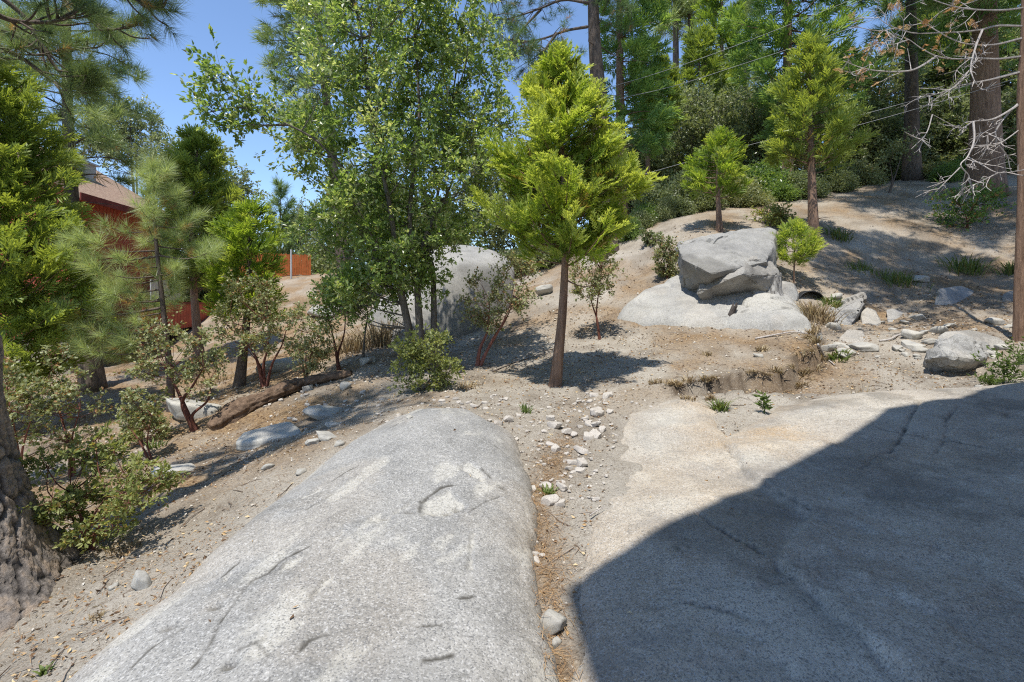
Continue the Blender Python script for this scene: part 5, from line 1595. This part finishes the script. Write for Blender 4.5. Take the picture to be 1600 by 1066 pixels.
M_RED = plain_mat('red_stained_wood', (0.36, 0.085, 0.055), 0.75, 0.2, 0.25, 3)
M_REDD = plain_mat('dark_red_trim', (0.17, 0.04, 0.03), 0.75, 0.2, 0.25, 3)
M_ORANGE = plain_mat('orange_fence_stain', (0.42, 0.125, 0.04), 0.8, 0.2, 0.25, 4)
M_CONC = plain_mat('concrete', (0.36, 0.30, 0.25), 0.9, 0.2, 0.15, 2)
M_METAL = plain_mat('galvanised_steel', (0.45, 0.46, 0.47), 0.45, 0.5, 0.1)
M_WHITE = plain_mat('white_pole_paint', (0.75, 0.75, 0.74), 0.5, 0.4, 0.05)
M_GREY = plain_mat('grey_panel', (0.42, 0.42, 0.42), 0.7, 0.3, 0.1)
M_GLASS = plain_mat('window_glass', (0.03, 0.035, 0.04), 0.08, 0.8, 0.1)
M_WIRE = plain_mat('wire_sheath', (0.30, 0.30, 0.30), 0.6, 0.3, 0.1)
def shingle_mat():
    t = NT('roof_shingles')
    br = t.n('ShaderNodeTexBrick', Scale=4.0)
    br.inputs['Color1'].default_value = (0.30, 0.20, 0.145, 1)
    br.inputs['Color2'].default_value = (0.40, 0.29, 0.21, 1)
    br.inputs['Mortar'].default_value = (0.13, 0.09, 0.07, 1)
    br.inputs['Mortar Size'].default_value = 0.02
    t.l(t.tc.outputs['Object'], br.inputs['Vector'])
    t.bump(br.outputs['Fac'], 0.3, 0.02)
    return t.fin(br.outputs['Color'], 0.9, 0.1)
M_SHINGLE = shingle_mat()

def red_house():
    A = np.array([-15.85, 18.4]); B = np.array([-16.6, 24.5])
    w = (B - A) / np.linalg.norm(B - A)          # along the wall we see
    nrm_ = np.array([w[1], -w[0]])               # out of the wall, towards the clearing
    Lw = np.linalg.norm(B - A)
    zb = min(gz(A[0], A[1])[0], gz(B[0], B[1])[0]) - 0.3
    base = np.array([A[0], A[1], zb])
    e = empty('red_house', base)
    e.rotation_euler = (0, 0, math.atan2(w[1], w[0]))   # local x along wall, local -y outward
    he = 4.2 - zb                                      # eave height
    def part(name, fn, m, parent=e):
        mb = MB(); fn(mb)
        return mb.build(name, m, parent)
    part('foundation', lambda mb: box(mb, 0.05, Lw - 0.05, 0.05, 7.9, 0, 1.55), M_CONC)
    wall = part('wall', lambda mb: box(mb, 0, Lw, 0, 8, 1.55, he), M_RED)
    plank = MB(); box(plank, 0, 0.19, -0.025, -0.003, 1.6, he - 0.05)
    me = plank.mesh('siding_board', M_RED)
    for k in range(int(Lw / 0.21)):
        o = bpy.data.objects.new('siding_board', me); COL.objects.link(o); o.parent = wall; o.location = (0.02 + k * 0.21, 0, 0)
    pit = 0.62
    def roof(mb):
        ov, t = 0.7, 0.18
        zr = he + pit * 4
        prof = [(-ov, he - pit * ov), (4, zr), (8 + ov, he - pit * ov), (8 + ov, he - pit * ov - t), (4, zr - t), (-ov, he - pit * ov - t)]
        v = np.array([(x, y, z) for x in (-0.6, Lw + 0.6) for y, z in prof])
        mb.add(v, [np.array([(0, 6, 7, 1), (1, 7, 8, 2), (2, 8, 9, 3), (3, 9, 10, 4), (4, 10, 11, 5), (5, 11, 6, 0), (0, 1, 4, 5), (1, 2, 3, 4), (6, 11, 10, 7), (7, 10, 9, 8)])])
    rf = part('roof', roof, M_SHINGLE)
    part('gable', lambda mb: mb.add([(0, 0, he), (0, 8, he), (0, 4, he + pit * 4 - 0.2), (Lw, 0, he), (Lw, 8, he), (Lw, 4, he + pit * 4 - 0.2)], [np.array([(0, 2, 1), (3, 4, 5)])]), M_RED)
    part('fascia', lambda mb: box(mb, -0.62, Lw + 0.62, -0.74, -0.70, he - pit * 0.7 - 0.24, he - pit * 0.7 + 0.02), M_REDD)
    def sky_(mb):
        box(mb, 2.2, 3.4, 1.3, 2.3, he + 0.4, he + 1.45)
    sk = part('roof_box', sky_, M_GREY, rf)
    part('lid', lambda mb: box(mb, 2.1, 3.5, 1.2, 2.4, he + 1.453, he + 1.52), M_METAL, sk)
    dk = part('deck', lambda mb: box(mb, 1.0, 7.0, -1.8, -0.03, 1.75, 1.93), M_REDD)
    for k in range(24):
        mb = MB(); box(mb, 1.02 + k * 0.25, 1.25 + k * 0.25, -1.84, -1.80, 1.72, 2.75)
        mb.build('parapet_board', M_RED, dk)
    part('rail', lambda mb: box(mb, 1.0, 7.0, -1.87, -1.77, 2.753, 2.85), M_REDD, dk)
    for x in (1.1, 4.0, 6.8):
        part('post', lambda mb: box(mb, x, x + 0.14, -1.76, -1.62, 0.0, 1.748), M_REDD, dk)
    for x0, z0, z1 in ((1.6, 3.3, 4.5), (4.4, 3.2, 4.1), (5.9, 4.4, 5.6)):
        wd = part('window', lambda mb: [box(mb, x0 - 0.08, x0 + 1.28, -0.06, -0.028, z0 - 0.08, z0), box(mb, x0 - 0.08, x0 + 1.28, -0.06, -0.028, z1, z1 + 0.08), box(mb, x0 - 0.08, x0, -0.06, -0.028, z0, z1), box(mb, x0 + 1.2, x0 + 1.28, -0.06, -0.028, z0, z1)], M_REDD)
        part('pane', lambda mb: box(mb, x0, x0 + 1.2, -0.045, -0.03, z0, z1), M_GLASS, wd)
    part('grey_panel', lambda mb: box(mb, 1.4, 3.6, -1.92, -1.88, 2.95, 3.75), M_GREY, dk)
    tag(e, 'dark red timber house with a brown shingle roof behind the pines', 'house')
red_house()

def near_cabin():
    """the house the photograph is taken from: just outside the view, it throws the big shadow"""
    zr = 8.0
    def up(u, v):
        q = wpoly([(u, v)], 0.04)[0]
        z = topz(q[0], q[1])[0]
        t = (zr - z) / LDIR[2]
        return q + LDIR[:2] * t
    c = up(890, 905)
    f1, f2, f3, f4 = up(1200, 776), up(1385, 645), up(1500, 634), up(1530, 615)
    far = f4 + (f4 - f2) / np.linalg.norm(f4 - f2) * 8
    left = up(936, 1066)
    back = c + (left - c) / np.linalg.norm(left - c) * 9.0
    poly = np.array([c, f1, f2, f3, f4, far, far + np.array([4.0, -8.0]), back])
    base = np.array([4.0, -3.0, gz(4.0, -3.0)[0]])
    e = empty('near_cabin', base)
    n = len(poly)
    cen = poly.mean(0)
    v = [(x, y, zr) for x, y in poly] + [(x, y, zr - 0.22) for x, y in poly] + [(cen[0], cen[1], zr + 1.4)]
    fs = [np.array([(k, (k + 1) % n, n + (k + 1) % n, n + k) for k in range(n)]), np.array([(k, (k + 1) % n, 2 * n) for k in range(n)]), np.array([(n, n + k + 1, n + k) for k in range(1, n - 1)])]
    mb = MB(); mb.add(v, fs)
    mb.build('roof', M_SHINGLE, e, base)
    t = nrm(f2 - c); nn = np.array([-t[1], t[0]])
    a = c - nn * 1.9 + t * 0.6
    b2 = a + t * 14
    wall = MB()
    h = 0.12
    q = np.array([a, b2, b2 - nn * 7, a - nn * 7 + t * 0.0])
    inner = q + (q.mean(0) - q) * 0.03
    v = [(x, y, -2.2) for x, y in q] + [(x, y, zr - 0.24) for x, y in q] + [(x, y, -2.2) for x, y in inner] + [(x, y, zr - 0.24) for x, y in inner]
    wall.add(v, [np.array([(k, (k + 1) % 4, 4 + (k + 1) % 4, 4 + k) for k in range(4)] + [(8 + k, 12 + k, 12 + (k + 1) % 4, 8 + (k + 1) % 4) for k in range(4)])])
    wall.build('wall', plain_mat('tan_cladding', (0.55, 0.50, 0.43), 0.8), e, base)
    tag(e, 'tan cabin just outside the view whose roof shades the slab', 'house')
near_cabin()

def board_fence():
    a, b = on_ground(352, 27.0), on_ground(486, 29.0)
    base = a.copy()
    e = empty('board_fence', base)
    w = nrm((b - a)[:2])
    n = 34
    L = np.linalg.norm((b - a)[:2])
    step = L / n
    for k in range(n):
        x0 = a[:2] + w * step * k
        z0 = gz(x0[0], x0[1])[0]
        top = (V0 - 396 + 0.6 * math.sin(k * 3.1)) / F * 28
        mb = MB()
        def T(v):
            return np.column_stack([x0[0] + w[0] * v[:, 0] - w[1] * v[:, 1], x0[1] + w[1] * v[:, 0] + w[0] * v[:, 1], v[:, 2]])
        box(mb, 0.006, step - 0.006, -0.012, 0.012, z0 + 0.03, max(top, z0 + 0.8), 0.5, T)
        mb.build('plank', M_ORANGE, e, base)
    for f in (0.25, 0.8):
        mb = MB()
        tube(mb, [np.array([*(a[:2]), a[2] + 0.3 + f]) + [0, 0.05, 0], np.array([*(b[:2]), b[2] + 0.3 + f]) + [0, 0.05, 0]], 0.045, 4)
        mb.build('rail', M_ORANGE, e, base)
    for u in (455,):
        q = on_ground(u, 27.6)
        mb = MB(); tube(mb, [q, q + [0, 0, (V0 - 390) / F * 27.6 - q[2]]], 0.05, 8)
        mb.build('post', M_METAL, e, base)
    tag(e, 'orange-stained board fence glimpsed between the trees left of the oak', 'fence')
board_fence()

def pole():
    q = on_ground(388, 32)
    mb = MB()
    tube(mb, [q - [0, 0, 0.2], q + [0, 0, 3.0], np.array([q[0], q[1], (V0 - 296) / F * 32])], [0.07, 0.06, 0.035], 8)
    tag(mb.build('white_pole', M_WHITE, origin=q, smooth=True), 'thin white pole against the sky left of the oak', 'pole')
pole()

for lab, p in (('long pale overhead wire sagging low across the right ridge', [P(945,290,17.6), P(1100,246,17.4), P(1330,184,16.5), P(1600,108,15.0), P(1800,40,14.0)]),
               ('overhead wire crossing in front of the twin far pines, upper one', [P(940,140,17.6), P(1038,111,17.4), P(1156,69,17.0), P(1330,0,16), P(1500,-70,15)]),
               ('overhead wire crossing in front of the twin far pines, lower one', [P(942,160,17.6), P(1051,135,17.4), P(1152,103,17.0), P(1340,40,16), P(1540,-40,15)]),
               ('short overhead wire just under the long one at the right', [P(1240,222,16.8), P(1340,196,16.4), P(1500,150,15.5), P(1800,55,14)])):
    mb = MB()
    tube(mb, smooth_path(p, 40), 0.007, 5)
    tag(mb.build('overhead_wire', M_WIRE, smooth=True), lab, 'wire')

# ------------------------------------------------------------------ logs, stumps, sticks
def log():
    a, b = ghit(318, 680), ghit(545, 592)
    m1, m2 = ghit(400, 640), ghit(470, 612)
    p = smooth_path([a + [0, 0.15, 0.08], m1 + [0, 0.15, 0.12], m2 + [0, 0.15, 0.12], b + [0, 0.15, 0.08]], 120)
    n = 40
    mb = MB()
    r = np.interp(np.linspace(0, 1, 120), [0, 0.05, 0.5, 1], [0.10, 0.17, 0.15, 0.08])
    tube(mb, p, r, n)
    v = mb.v[0]
    ax = np.repeat(p, n, axis=0)
    g = v - ax
    nn = fbm(v, 3.0, 5, 601) * 0.6 - 0.35 * np.abs(fbm(v, 6.0, 3, 603)) + 0.3 * fbm(np.column_stack([np.arctan2(g[:, 2], g[:, 1]) * 3, ax[:, 0] * 0.6, 0 * ax[:, 0]]), 2.5, 3, 602)
    mb.v[0] = ax + g * (1 + nn)[:, None]
    tag(mb.build('fallen_log', bark_mat('rotten_log_wood', (0.05, 0.033, 0.024), (0.27, 0.185, 0.125), 9, 1.0, 0.9), smooth=True, origin=a), 'long rotting brown log lying downhill among the manzanitas', 'log')
log()

def stump(name, label, u, v, hw, hh, tilt, seed, mat, jag=0.3):
    b = ghit(u, v)
    d = b[1]
    r = hw / F * d; H = hh / F * d
    n, m = 56, 26
    a = np.linspace(0, 2 * math.pi, n, endpoint=False)
    A, T = np.meshgrid(a, np.linspace(0, 1, m))
    pp = np.column_stack([np.cos(A).ravel(), np.sin(A).ravel(), T.ravel() * 0.4])
    R = r * (1.0 - 0.12 * T + 0.35 * np.exp(-T * 6)) * (1 + 0.22 * fbm(pp, 3.0, 3, seed).reshape(m, n))
    top = 1 + jag * fbm(np.column_stack([np.cos(a), np.sin(a), 0 * a]), 4, 3, seed + 5)
    Z = T * H * top[None]
    V = np.column_stack([(np.cos(A) * R).ravel() + tilt[0] * Z.ravel(), (np.sin(A) * R * 0.8).ravel() + tilt[1] * Z.ravel(), Z.ravel() - 0.05])
    i = np.arange(m - 1)[:, None] * n; k = np.arange(n)[None]; k2 = (k + 1) % n
    q = np.stack([i + k, i + k2, i + n + k2, i + n + k], -1).reshape(-1, 4)
    c = V[-n:].mean(0) - [0, 0, 0.25 * H]
    V = np.vstack([V, c])
    f2 = np.array([((m - 1) * n + j, (m - 1) * n + (j + 1) % n, len(V) - 1) for j in range(n)])
    mb = MB(); mb.add(V, [q, f2], np.concatenate([T.ravel(), [1]]))
    o = mb.build(name, mat, smooth=True)
    o.location = b
    return tag(o, label, 'stump')
def char_mat():
    t = NT('charred_weathered_wood')
    mp = t.n('ShaderNodeMapping'); mp.inputs['Scale'].default_value = (1, 1, 0.12)
    t.l(t.tc.outputs['Object'], mp.inputs[0])
    n = t.noise(22, 5, 0.7, mp.outputs[0], 0.4)
    col = t.ramp(n, [(0.38, (0.06, 0.055, 0.052)), (0.5, (0.26, 0.25, 0.235)), (0.65, (0.50, 0.49, 0.46))])
    ch = t.math('ADD', t.math('MULTIPLY', t.attr('v'), 0.62), t.math('MULTIPLY', t.noise(9, 4), 0.7))
    col = t.mix(t.ramp(ch, [(1.15, 0.0), (1.28, 0.95)] if False else [(0.92, 0.0), (1.0, 0.95)]), col, (0.025, 0.023, 0.022))
    t.bump(n, 0.8, 0.03)
    return t.fin(col, 0.9, 0.15)
M_CHAR = char_mat()
stump('weathered_stump', 'broad grey weathered stump with a charred rim beside the stacked boulders', 1196, 466, 24, 40, (0.05, 0.1), 701, M_CHAR, 0.25)
stump('burnt_snag', 'small dark tilted broken snag standing on the pale ledge', 1136, 503, 5, 28, (0.42, 0), 705, plain_mat('burnt_wood', (0.075, 0.065, 0.06), 0.9, 0.1, 0.5, 12), 0.5)

def stick(label, uvs, r, m=B_GREY, lift=0.03):
    p = []
    for u, v in uvs:
        q = ghit(u, v)
        q[2] = topz(q[0], q[1])[0] + lift
        p.append(q)
    mb = MB()
    tube(mb, smooth_path(p, 20), np.linspace(r, r * 0.4, 20), 6)
    tag(mb.build('stick', m, smooth=True, origin=p[0]), label, 'stick')
stick('pale crooked dead branch lying in the wash by the tan rock', [(1374,536),(1390,533),(1404,526),(1420,522)], 0.022)
stick('pale bent stick at the foot of the cut bank', [(1278,562),(1290,562),(1298,568),(1304,574)], 0.018)
stick('thin grey twig on the dust right of the gully stones', [(922,812),(932,806),(945,800)], 0.006)
stick('long weathered branch lying across the soil bank below the ledge', [(1180,532),(1210,526),(1240,522),(1262,524)], 0.02)
stick('thin brown stick behind the left shrubs', [(40,718),(80,700),(120,690),(160,668)], 0.015, B_PINE)
stick('dark dead branch on the slope right of the round boulder', [(770,585),(800,572),(830,562),(850,556)], 0.014, B_PINE, 0.04)

# ------------------------------------------------------------------ grasses, forbs and litter
M_DRY = leaf_mat('dry_grass', [(0.0, (0.15, 0.105, 0.07)), (0.5, (0.33, 0.25, 0.155)), (1.0, (0.52, 0.44, 0.30))], 0.3, (1.1, 1.0, 0.7), 0.7, 0.2)
M_GRASS = leaf_mat('green_grass', [(0.0, (0.24, 0.20, 0.08)), (0.25, (0.08, 0.13, 0.03)), (1.0, (0.22, 0.28, 0.09))], 0.35, (1.2, 1.2, 0.6), 0.6, 0.3)
def tuft(label, u, v, wpx, hpx, n, mat, seed, name='grass_tuft', broad=1.0, lean=0.6, cat='grass', into=None):
    rng = np.random.default_rng(seed)
    b = ghit(u, v)
    b[2] = max(b[2], topz(b[0], b[1])[0])
    R = wpx / F * b[1] / 2; H = hpx / F * b[1]
    root = np.column_stack([rng.normal(size=n) * R * 0.45, rng.normal(size=n) * R * 0.4, np.zeros(n)])
    gx = root + b
    root[:, 2] = topz(gx[:, 0], gx[:, 1]) - b[2] - 0.01
    a = rng.uniform(0, 6.28, n)
    L = H * rng.uniform(0.45, 1.1, n)
    out = np.column_stack([np.cos(a), np.sin(a), np.zeros(n)]) * (lean * rng.random(n) ** 0.8)[:, None] + root * [0.5 / max(R, 0.01), 0.5 / max(R, 0.01), 0]
    side = np.column_stack([-np.sin(a), np.cos(a), np.zeros(n)])
    w = 0.0045 * broad * (0.7 + b[1] / 9)
    V, A = [], []
    for t, ww in ((0, 0.8), (0.4, 1.0), (0.75, 0.8), (1.0, 0.12)):
        c = root + (out * (t ** 1.6)[None] if False else out * t ** 1.6 + np.array([0, 0, 1.0]) * (t - 0.25 * lean * t ** 2.5)) * L[:, None]
        V += [c - side * w * ww, c + side * w * ww]
    V = np.stack(V, 1).reshape(-1, 3)
    k = np.arange(n)[:, None] * 8
    f = np.concatenate([k + np.array([[2 * j, 2 * j + 1, 2 * j + 3, 2 * j + 2]]) for j in range(3)])
    if into is not None:
        into.add(V + b, f, np.repeat(rng.random(n), 8))
        return
    mb = MB(); mb.add(V, f, np.repeat(rng.random(n), 8))
    o = mb.build(name, mat); o.location = b
    return tag(o, label, cat, kind='stuff' if wpx >= 44 and hpx <= 26 else None)
TL = [
 ('big clump of golden dry grass under the pale boulder left of the oak',598,538,70,45,420,M_DRY,1.0,0.7), ('golden dry grass patch left of the big clump',548,548,50,34,240,M_DRY,1.0,0.7), ('thin dry grass behind the log end',500,560,50,22,160,M_DRY,1.0,0.8),

 ('grey-green grass clump in the notch at the bank foot',1125,640,24,20,130,M_GRASS,1.0,0.9), ('pale dry grass below the culvert',1278,500,44,34,260,M_DRY,1.0,0.8),
 ('green weeds beside the culvert mouth',1302,478,34,16,120,M_GRASS,1.2,0.9), ('green grass blades growing above the dome top',822,645,14,22,26,M_GRASS,1.0,0.4), ('small green weed between gully stones',856,772,20,14,50,M_GRASS,1.6,0.9),

 ('green weed clump on the dappled slope, upper one',1510,425,52,26,170,M_GRASS,1.2,0.8), ('green weed clump on the dappled slope, lower one',1400,442,66,22,190,M_GRASS,1.0,0.8), ('small grey weed beside the thin trunk',1582,428,26,26,90,M_GRASS,1.2,0.7), ('faint green weed on the slope above the culvert',1345,420,40,14,90,M_GRASS,1.0,0.8),
 ('green weed in the shade of the wash',1307,560,30,16,100,M_GRASS,1.6,1.0), ('weeds growing in a seam of the pale ledge',1190,478,44,14,130,M_GRASS,1.2,0.9), ('small dry tuft on the bare bank, left one',1105,556,18,10,50,M_DRY,1,0.9), ('small dry tuft on the bare bank, right one',1190,548,18,12,60,M_DRY,1,0.9),
 ('thin dry stalks on the slab crack',1345,618,30,26,16,M_DRY,0.5,0.25), ('yellow grass at the foot of the log',330,600,90,12,160,M_DRY,1,0.9), ('dry grass below the sunlit left shrub',190,865,60,14,150,M_DRY,0.7,1.2), ('small green sprout at the lower left corner',68,1050,18,14,40,M_GRASS,1.4,0.9), ('dry grass by the lone grey stone',150,965,30,14,60,M_DRY,0.7,1.1),
 ('brown tuft on the slope by the cedar trunk',730,605,40,12,90,M_DRY,1,1.0), ('green weed at the top left of the dome',243,490 if False else 700,24,16,50,M_GRASS,1.2,0.8), ('small dry clump right of the cedar shadow',1025,600,30,12,70,M_DRY,1,1.0), ('dry clump at the foot of the stacked boulders',1085,462,24,14,90,M_GRASS,1.0,1.0), ('small weed under the young cedar with reddish trunk',1310,372,40,18,90,M_GRASS,1.4,0.8),
]
for k, (lab, u, v, w, h, n, m, br, ln) in enumerate(TL):
    tuft(lab, u, v, w, h, n, m, 800 + k, broad=br, lean=ln)

def bank_fringe():
    rng = np.random.default_rng(55)
    L = np.concatenate([[0], np.cumsum(np.linalg.norm(np.diff(BANK, axis=0), axis=1))])
    fr = MB()
    for k in range(34):
        t = L[-1] * rng.random()
        x, y = np.interp(t, L, BANK[:, 0]) - 0.06 + rng.normal() * 0.05, np.interp(t, L, BANK[:, 1]) + 0.03 + rng.normal() * 0.04
        z = gz(x, y)[0]
        u, v = 800 + F * x / y, V0 - F * z / y
        tuft('', u, v, rng.uniform(8, 30), rng.uniform(6, 18), int(rng.uniform(20, 90)), M_DRY, 1200 + k, broad=0.8, lean=rng.uniform(0.9, 1.7), into=fr)
    tag(fr.build('dry_grass', M_DRY), 'dry brown grass and rootlets hanging over the edge of the cut bank', 'grass', kind='stuff')
bank_fringe()

def forb(label, u, v, hpx, nst, seed, leaf=0.05, spread=0.3):
    rng = np.random.default_rng(seed)
    b = ghit(u, v); b[2] = max(b[2], topz(b[0], b[1])[0])
    H = hpx / F * b[1]
    tb, cb = MB(), MB()
    for s in range(nst):
        tip = b + np.array([rng.normal() * spread * H, rng.normal() * spread * H, H * rng.uniform(0.5, 1.05)])
        p = smooth_path([b + [rng.normal() * 0.3 * spread * H, rng.normal() * 0.3 * spread * H, -0.02], (b + tip) / 2 + rng.normal(size=3) * 0.03 * H, tip], 14)
        tube(tb, p, np.linspace(0.004, 0.0015, 14), 4)
        n = 14
        k = rng.integers(3, 14, n)
        dr = rng.normal(size=(n, 3)) * [1, 1, 0.3] + [0, 0, 0.55]
        inst(cb, *leaf_tmpl(0.32), p[k], dr, leaf * rng.uniform(0.6, 1.2, n), 0.45 + 0.2 * rng.random(n), rng)
    e = empty('leafy_plant', b)
    tb.build('stem', M_GRASS, e, b); cb.build('leaves', M_GRASS, e, b)
    tag(e, label, 'plant')
forb('narrow-leaved green plant sprouting alone from the slab seam', 1194, 646, 36, 4, 901, 0.10, 0.12)
forb('broad green plant growing over the slab edge at the right', 1572, 600, 44, 14, 902, 0.10, 0.55)
forb('low green plant below the broad one at the right edge', 1548, 606, 18, 9, 903, 0.08, 0.8)
forb('leafy weed at the right edge above the slab', 1592, 570, 40, 8, 904, 0.09, 0.4)

def litter():
    rng = np.random.default_rng(33)
    t = NT('fallen_leaf')
    col = t.ramp(t.attr('v'), [(0.0, (0.10, 0.06, 0.035)), (0.4, (0.26, 0.155, 0.08)), (0.75, (0.45, 0.30, 0.15)), (1.0, (0.62, 0.50, 0.30))])
    m = t.fin(col, 0.7, 0.25)
    n = 40000
    y = 2.0 + 15.0 * rng.random(n) ** 1.1
    x = (rng.random(n) * 2.2 - 1.1) * (y + 0.4)
    p = np.column_stack([x, y])
    ins = np.maximum(sdf(x, y, DOME), sdf(x, y, SLAB))
    dens = 0.25 + 0.6 * fbm(p, 0.9, 3, 95) + 0.4 * sstep(-1, -5, x) + 0.8 * np.exp(-((x - 0.5) ** 2 + (y - 10) ** 2) / 6) + 1.2 * np.exp(-((x - 9.5) ** 2 + (y - 11) ** 2) / 5) + 0.9 * np.exp(-((x - 5.6) ** 2 + (y - 8.6) ** 2) / 1.5)
    keep = (rng.random(n) < dens) & ((ins < 0) | (rng.random(n) < 0.006))
    x, y = x[keep], y[keep]
    z = topz(x, y)
    k = len(x)
    mb = MB()
    d = rng.normal(size=(k, 3)); d[:, 2] *= 0.25
    inst(mb, *leaf_tmpl(0.5, 0.15), np.column_stack([x, y, z + 0.008]), d, (0.022 + 0.02 * rng.random(k)) * (0.7 + y / 14), rng.random(k), rng, ref=np.tile([0, 0, 1.0], (k, 1)) if False else None)
    tag(mb.build('leaf_litter', m), 'dry brown and yellow fallen leaves scattered over the soil', 'leaf litter', kind='stuff')
    n = 7000
    tt = rng.random(n)
    cx = np.interp(tt, [0, 0.3, 0.6, 1], [0.17, 0.17, 0.22, 0.55]); cy = np.interp(tt, [0, 0.3, 0.6, 1], [1.3, 2.7, 4.0, 5.4])
    x = cx + rng.normal(size=n) * 0.09; y = cy + rng.normal(size=n) * 0.1
    half = n // 2
    x[half:] = rng.uniform(-4.5, -0.8, n - half); y[half:] = 2.4 + 5 * rng.random(n - half)
    ok = np.maximum(sdf(x, y, DOME), sdf(x, y, SLAB)) < 0.02
    x, y = x[ok], y[ok]
    z = topz(x, y)
    k = len(x)
    mb = MB()
    d = rng.normal(size=(k, 3)); d[:, 2] *= 0.12
    nv = np.array([(-0.012, 0, 0), (0.012, 0, 0), (0, 1, 0)], float)
    inst(mb, nv, np.array([(0, 1, 2)]), np.zeros(3), np.column_stack([x, y, z + 0.008]), d, 0.11 * rng.uniform(0.6, 1.3, k), 0.25 + 0.5 * rng.random(k), rng, ref=np.tile([0.0, 0, 1.0], (k, 1)))
    tag(mb.build('fallen_needles', m), 'brown pine needles gathered in the gully and on the left slope', 'pine needles', kind='stuff')
litter()

def fallen_twigs():
    rng = np.random.default_rng(77)
    mb = MB()
    for k in range(900):
        y = 2.2 + 11 * rng.random() ** 1.1
        x = (rng.random() * 2.1 - 1.05) * y
        if max(sdf(np.array([x]), np.array([y]), DOME)[0], sdf(np.array([x]), np.array([y]), SLAB)[0]) > -0.03:
            continue
        a = rng.uniform(0, 6.28); L = rng.uniform(0.05, 0.28)
        xs = x + np.cos(a) * L * np.array([-0.5, 0, 0.5]) + rng.normal(size=3) * 0.01
        ys = y + np.sin(a) * L * np.array([-0.5, 0, 0.5]) + rng.normal(size=3) * 0.01
        tube(mb, np.column_stack([xs, ys, gz(xs, ys) + 0.008]), [0.004, 0.0035, 0.002], 4, rng.random())
    t = NT('fallen_twig')
    col = t.ramp(t.attr('v'), [(0.0, (0.08, 0.055, 0.04)), (0.6, (0.22, 0.17, 0.13)), (1.0, (0.42, 0.37, 0.32))])
    tag(mb.build('fallen_twigs', t.fin(col, 0.9, 0.1)), 'thin broken twigs littering the bare soil', 'twigs', kind='stuff')
fallen_twigs()
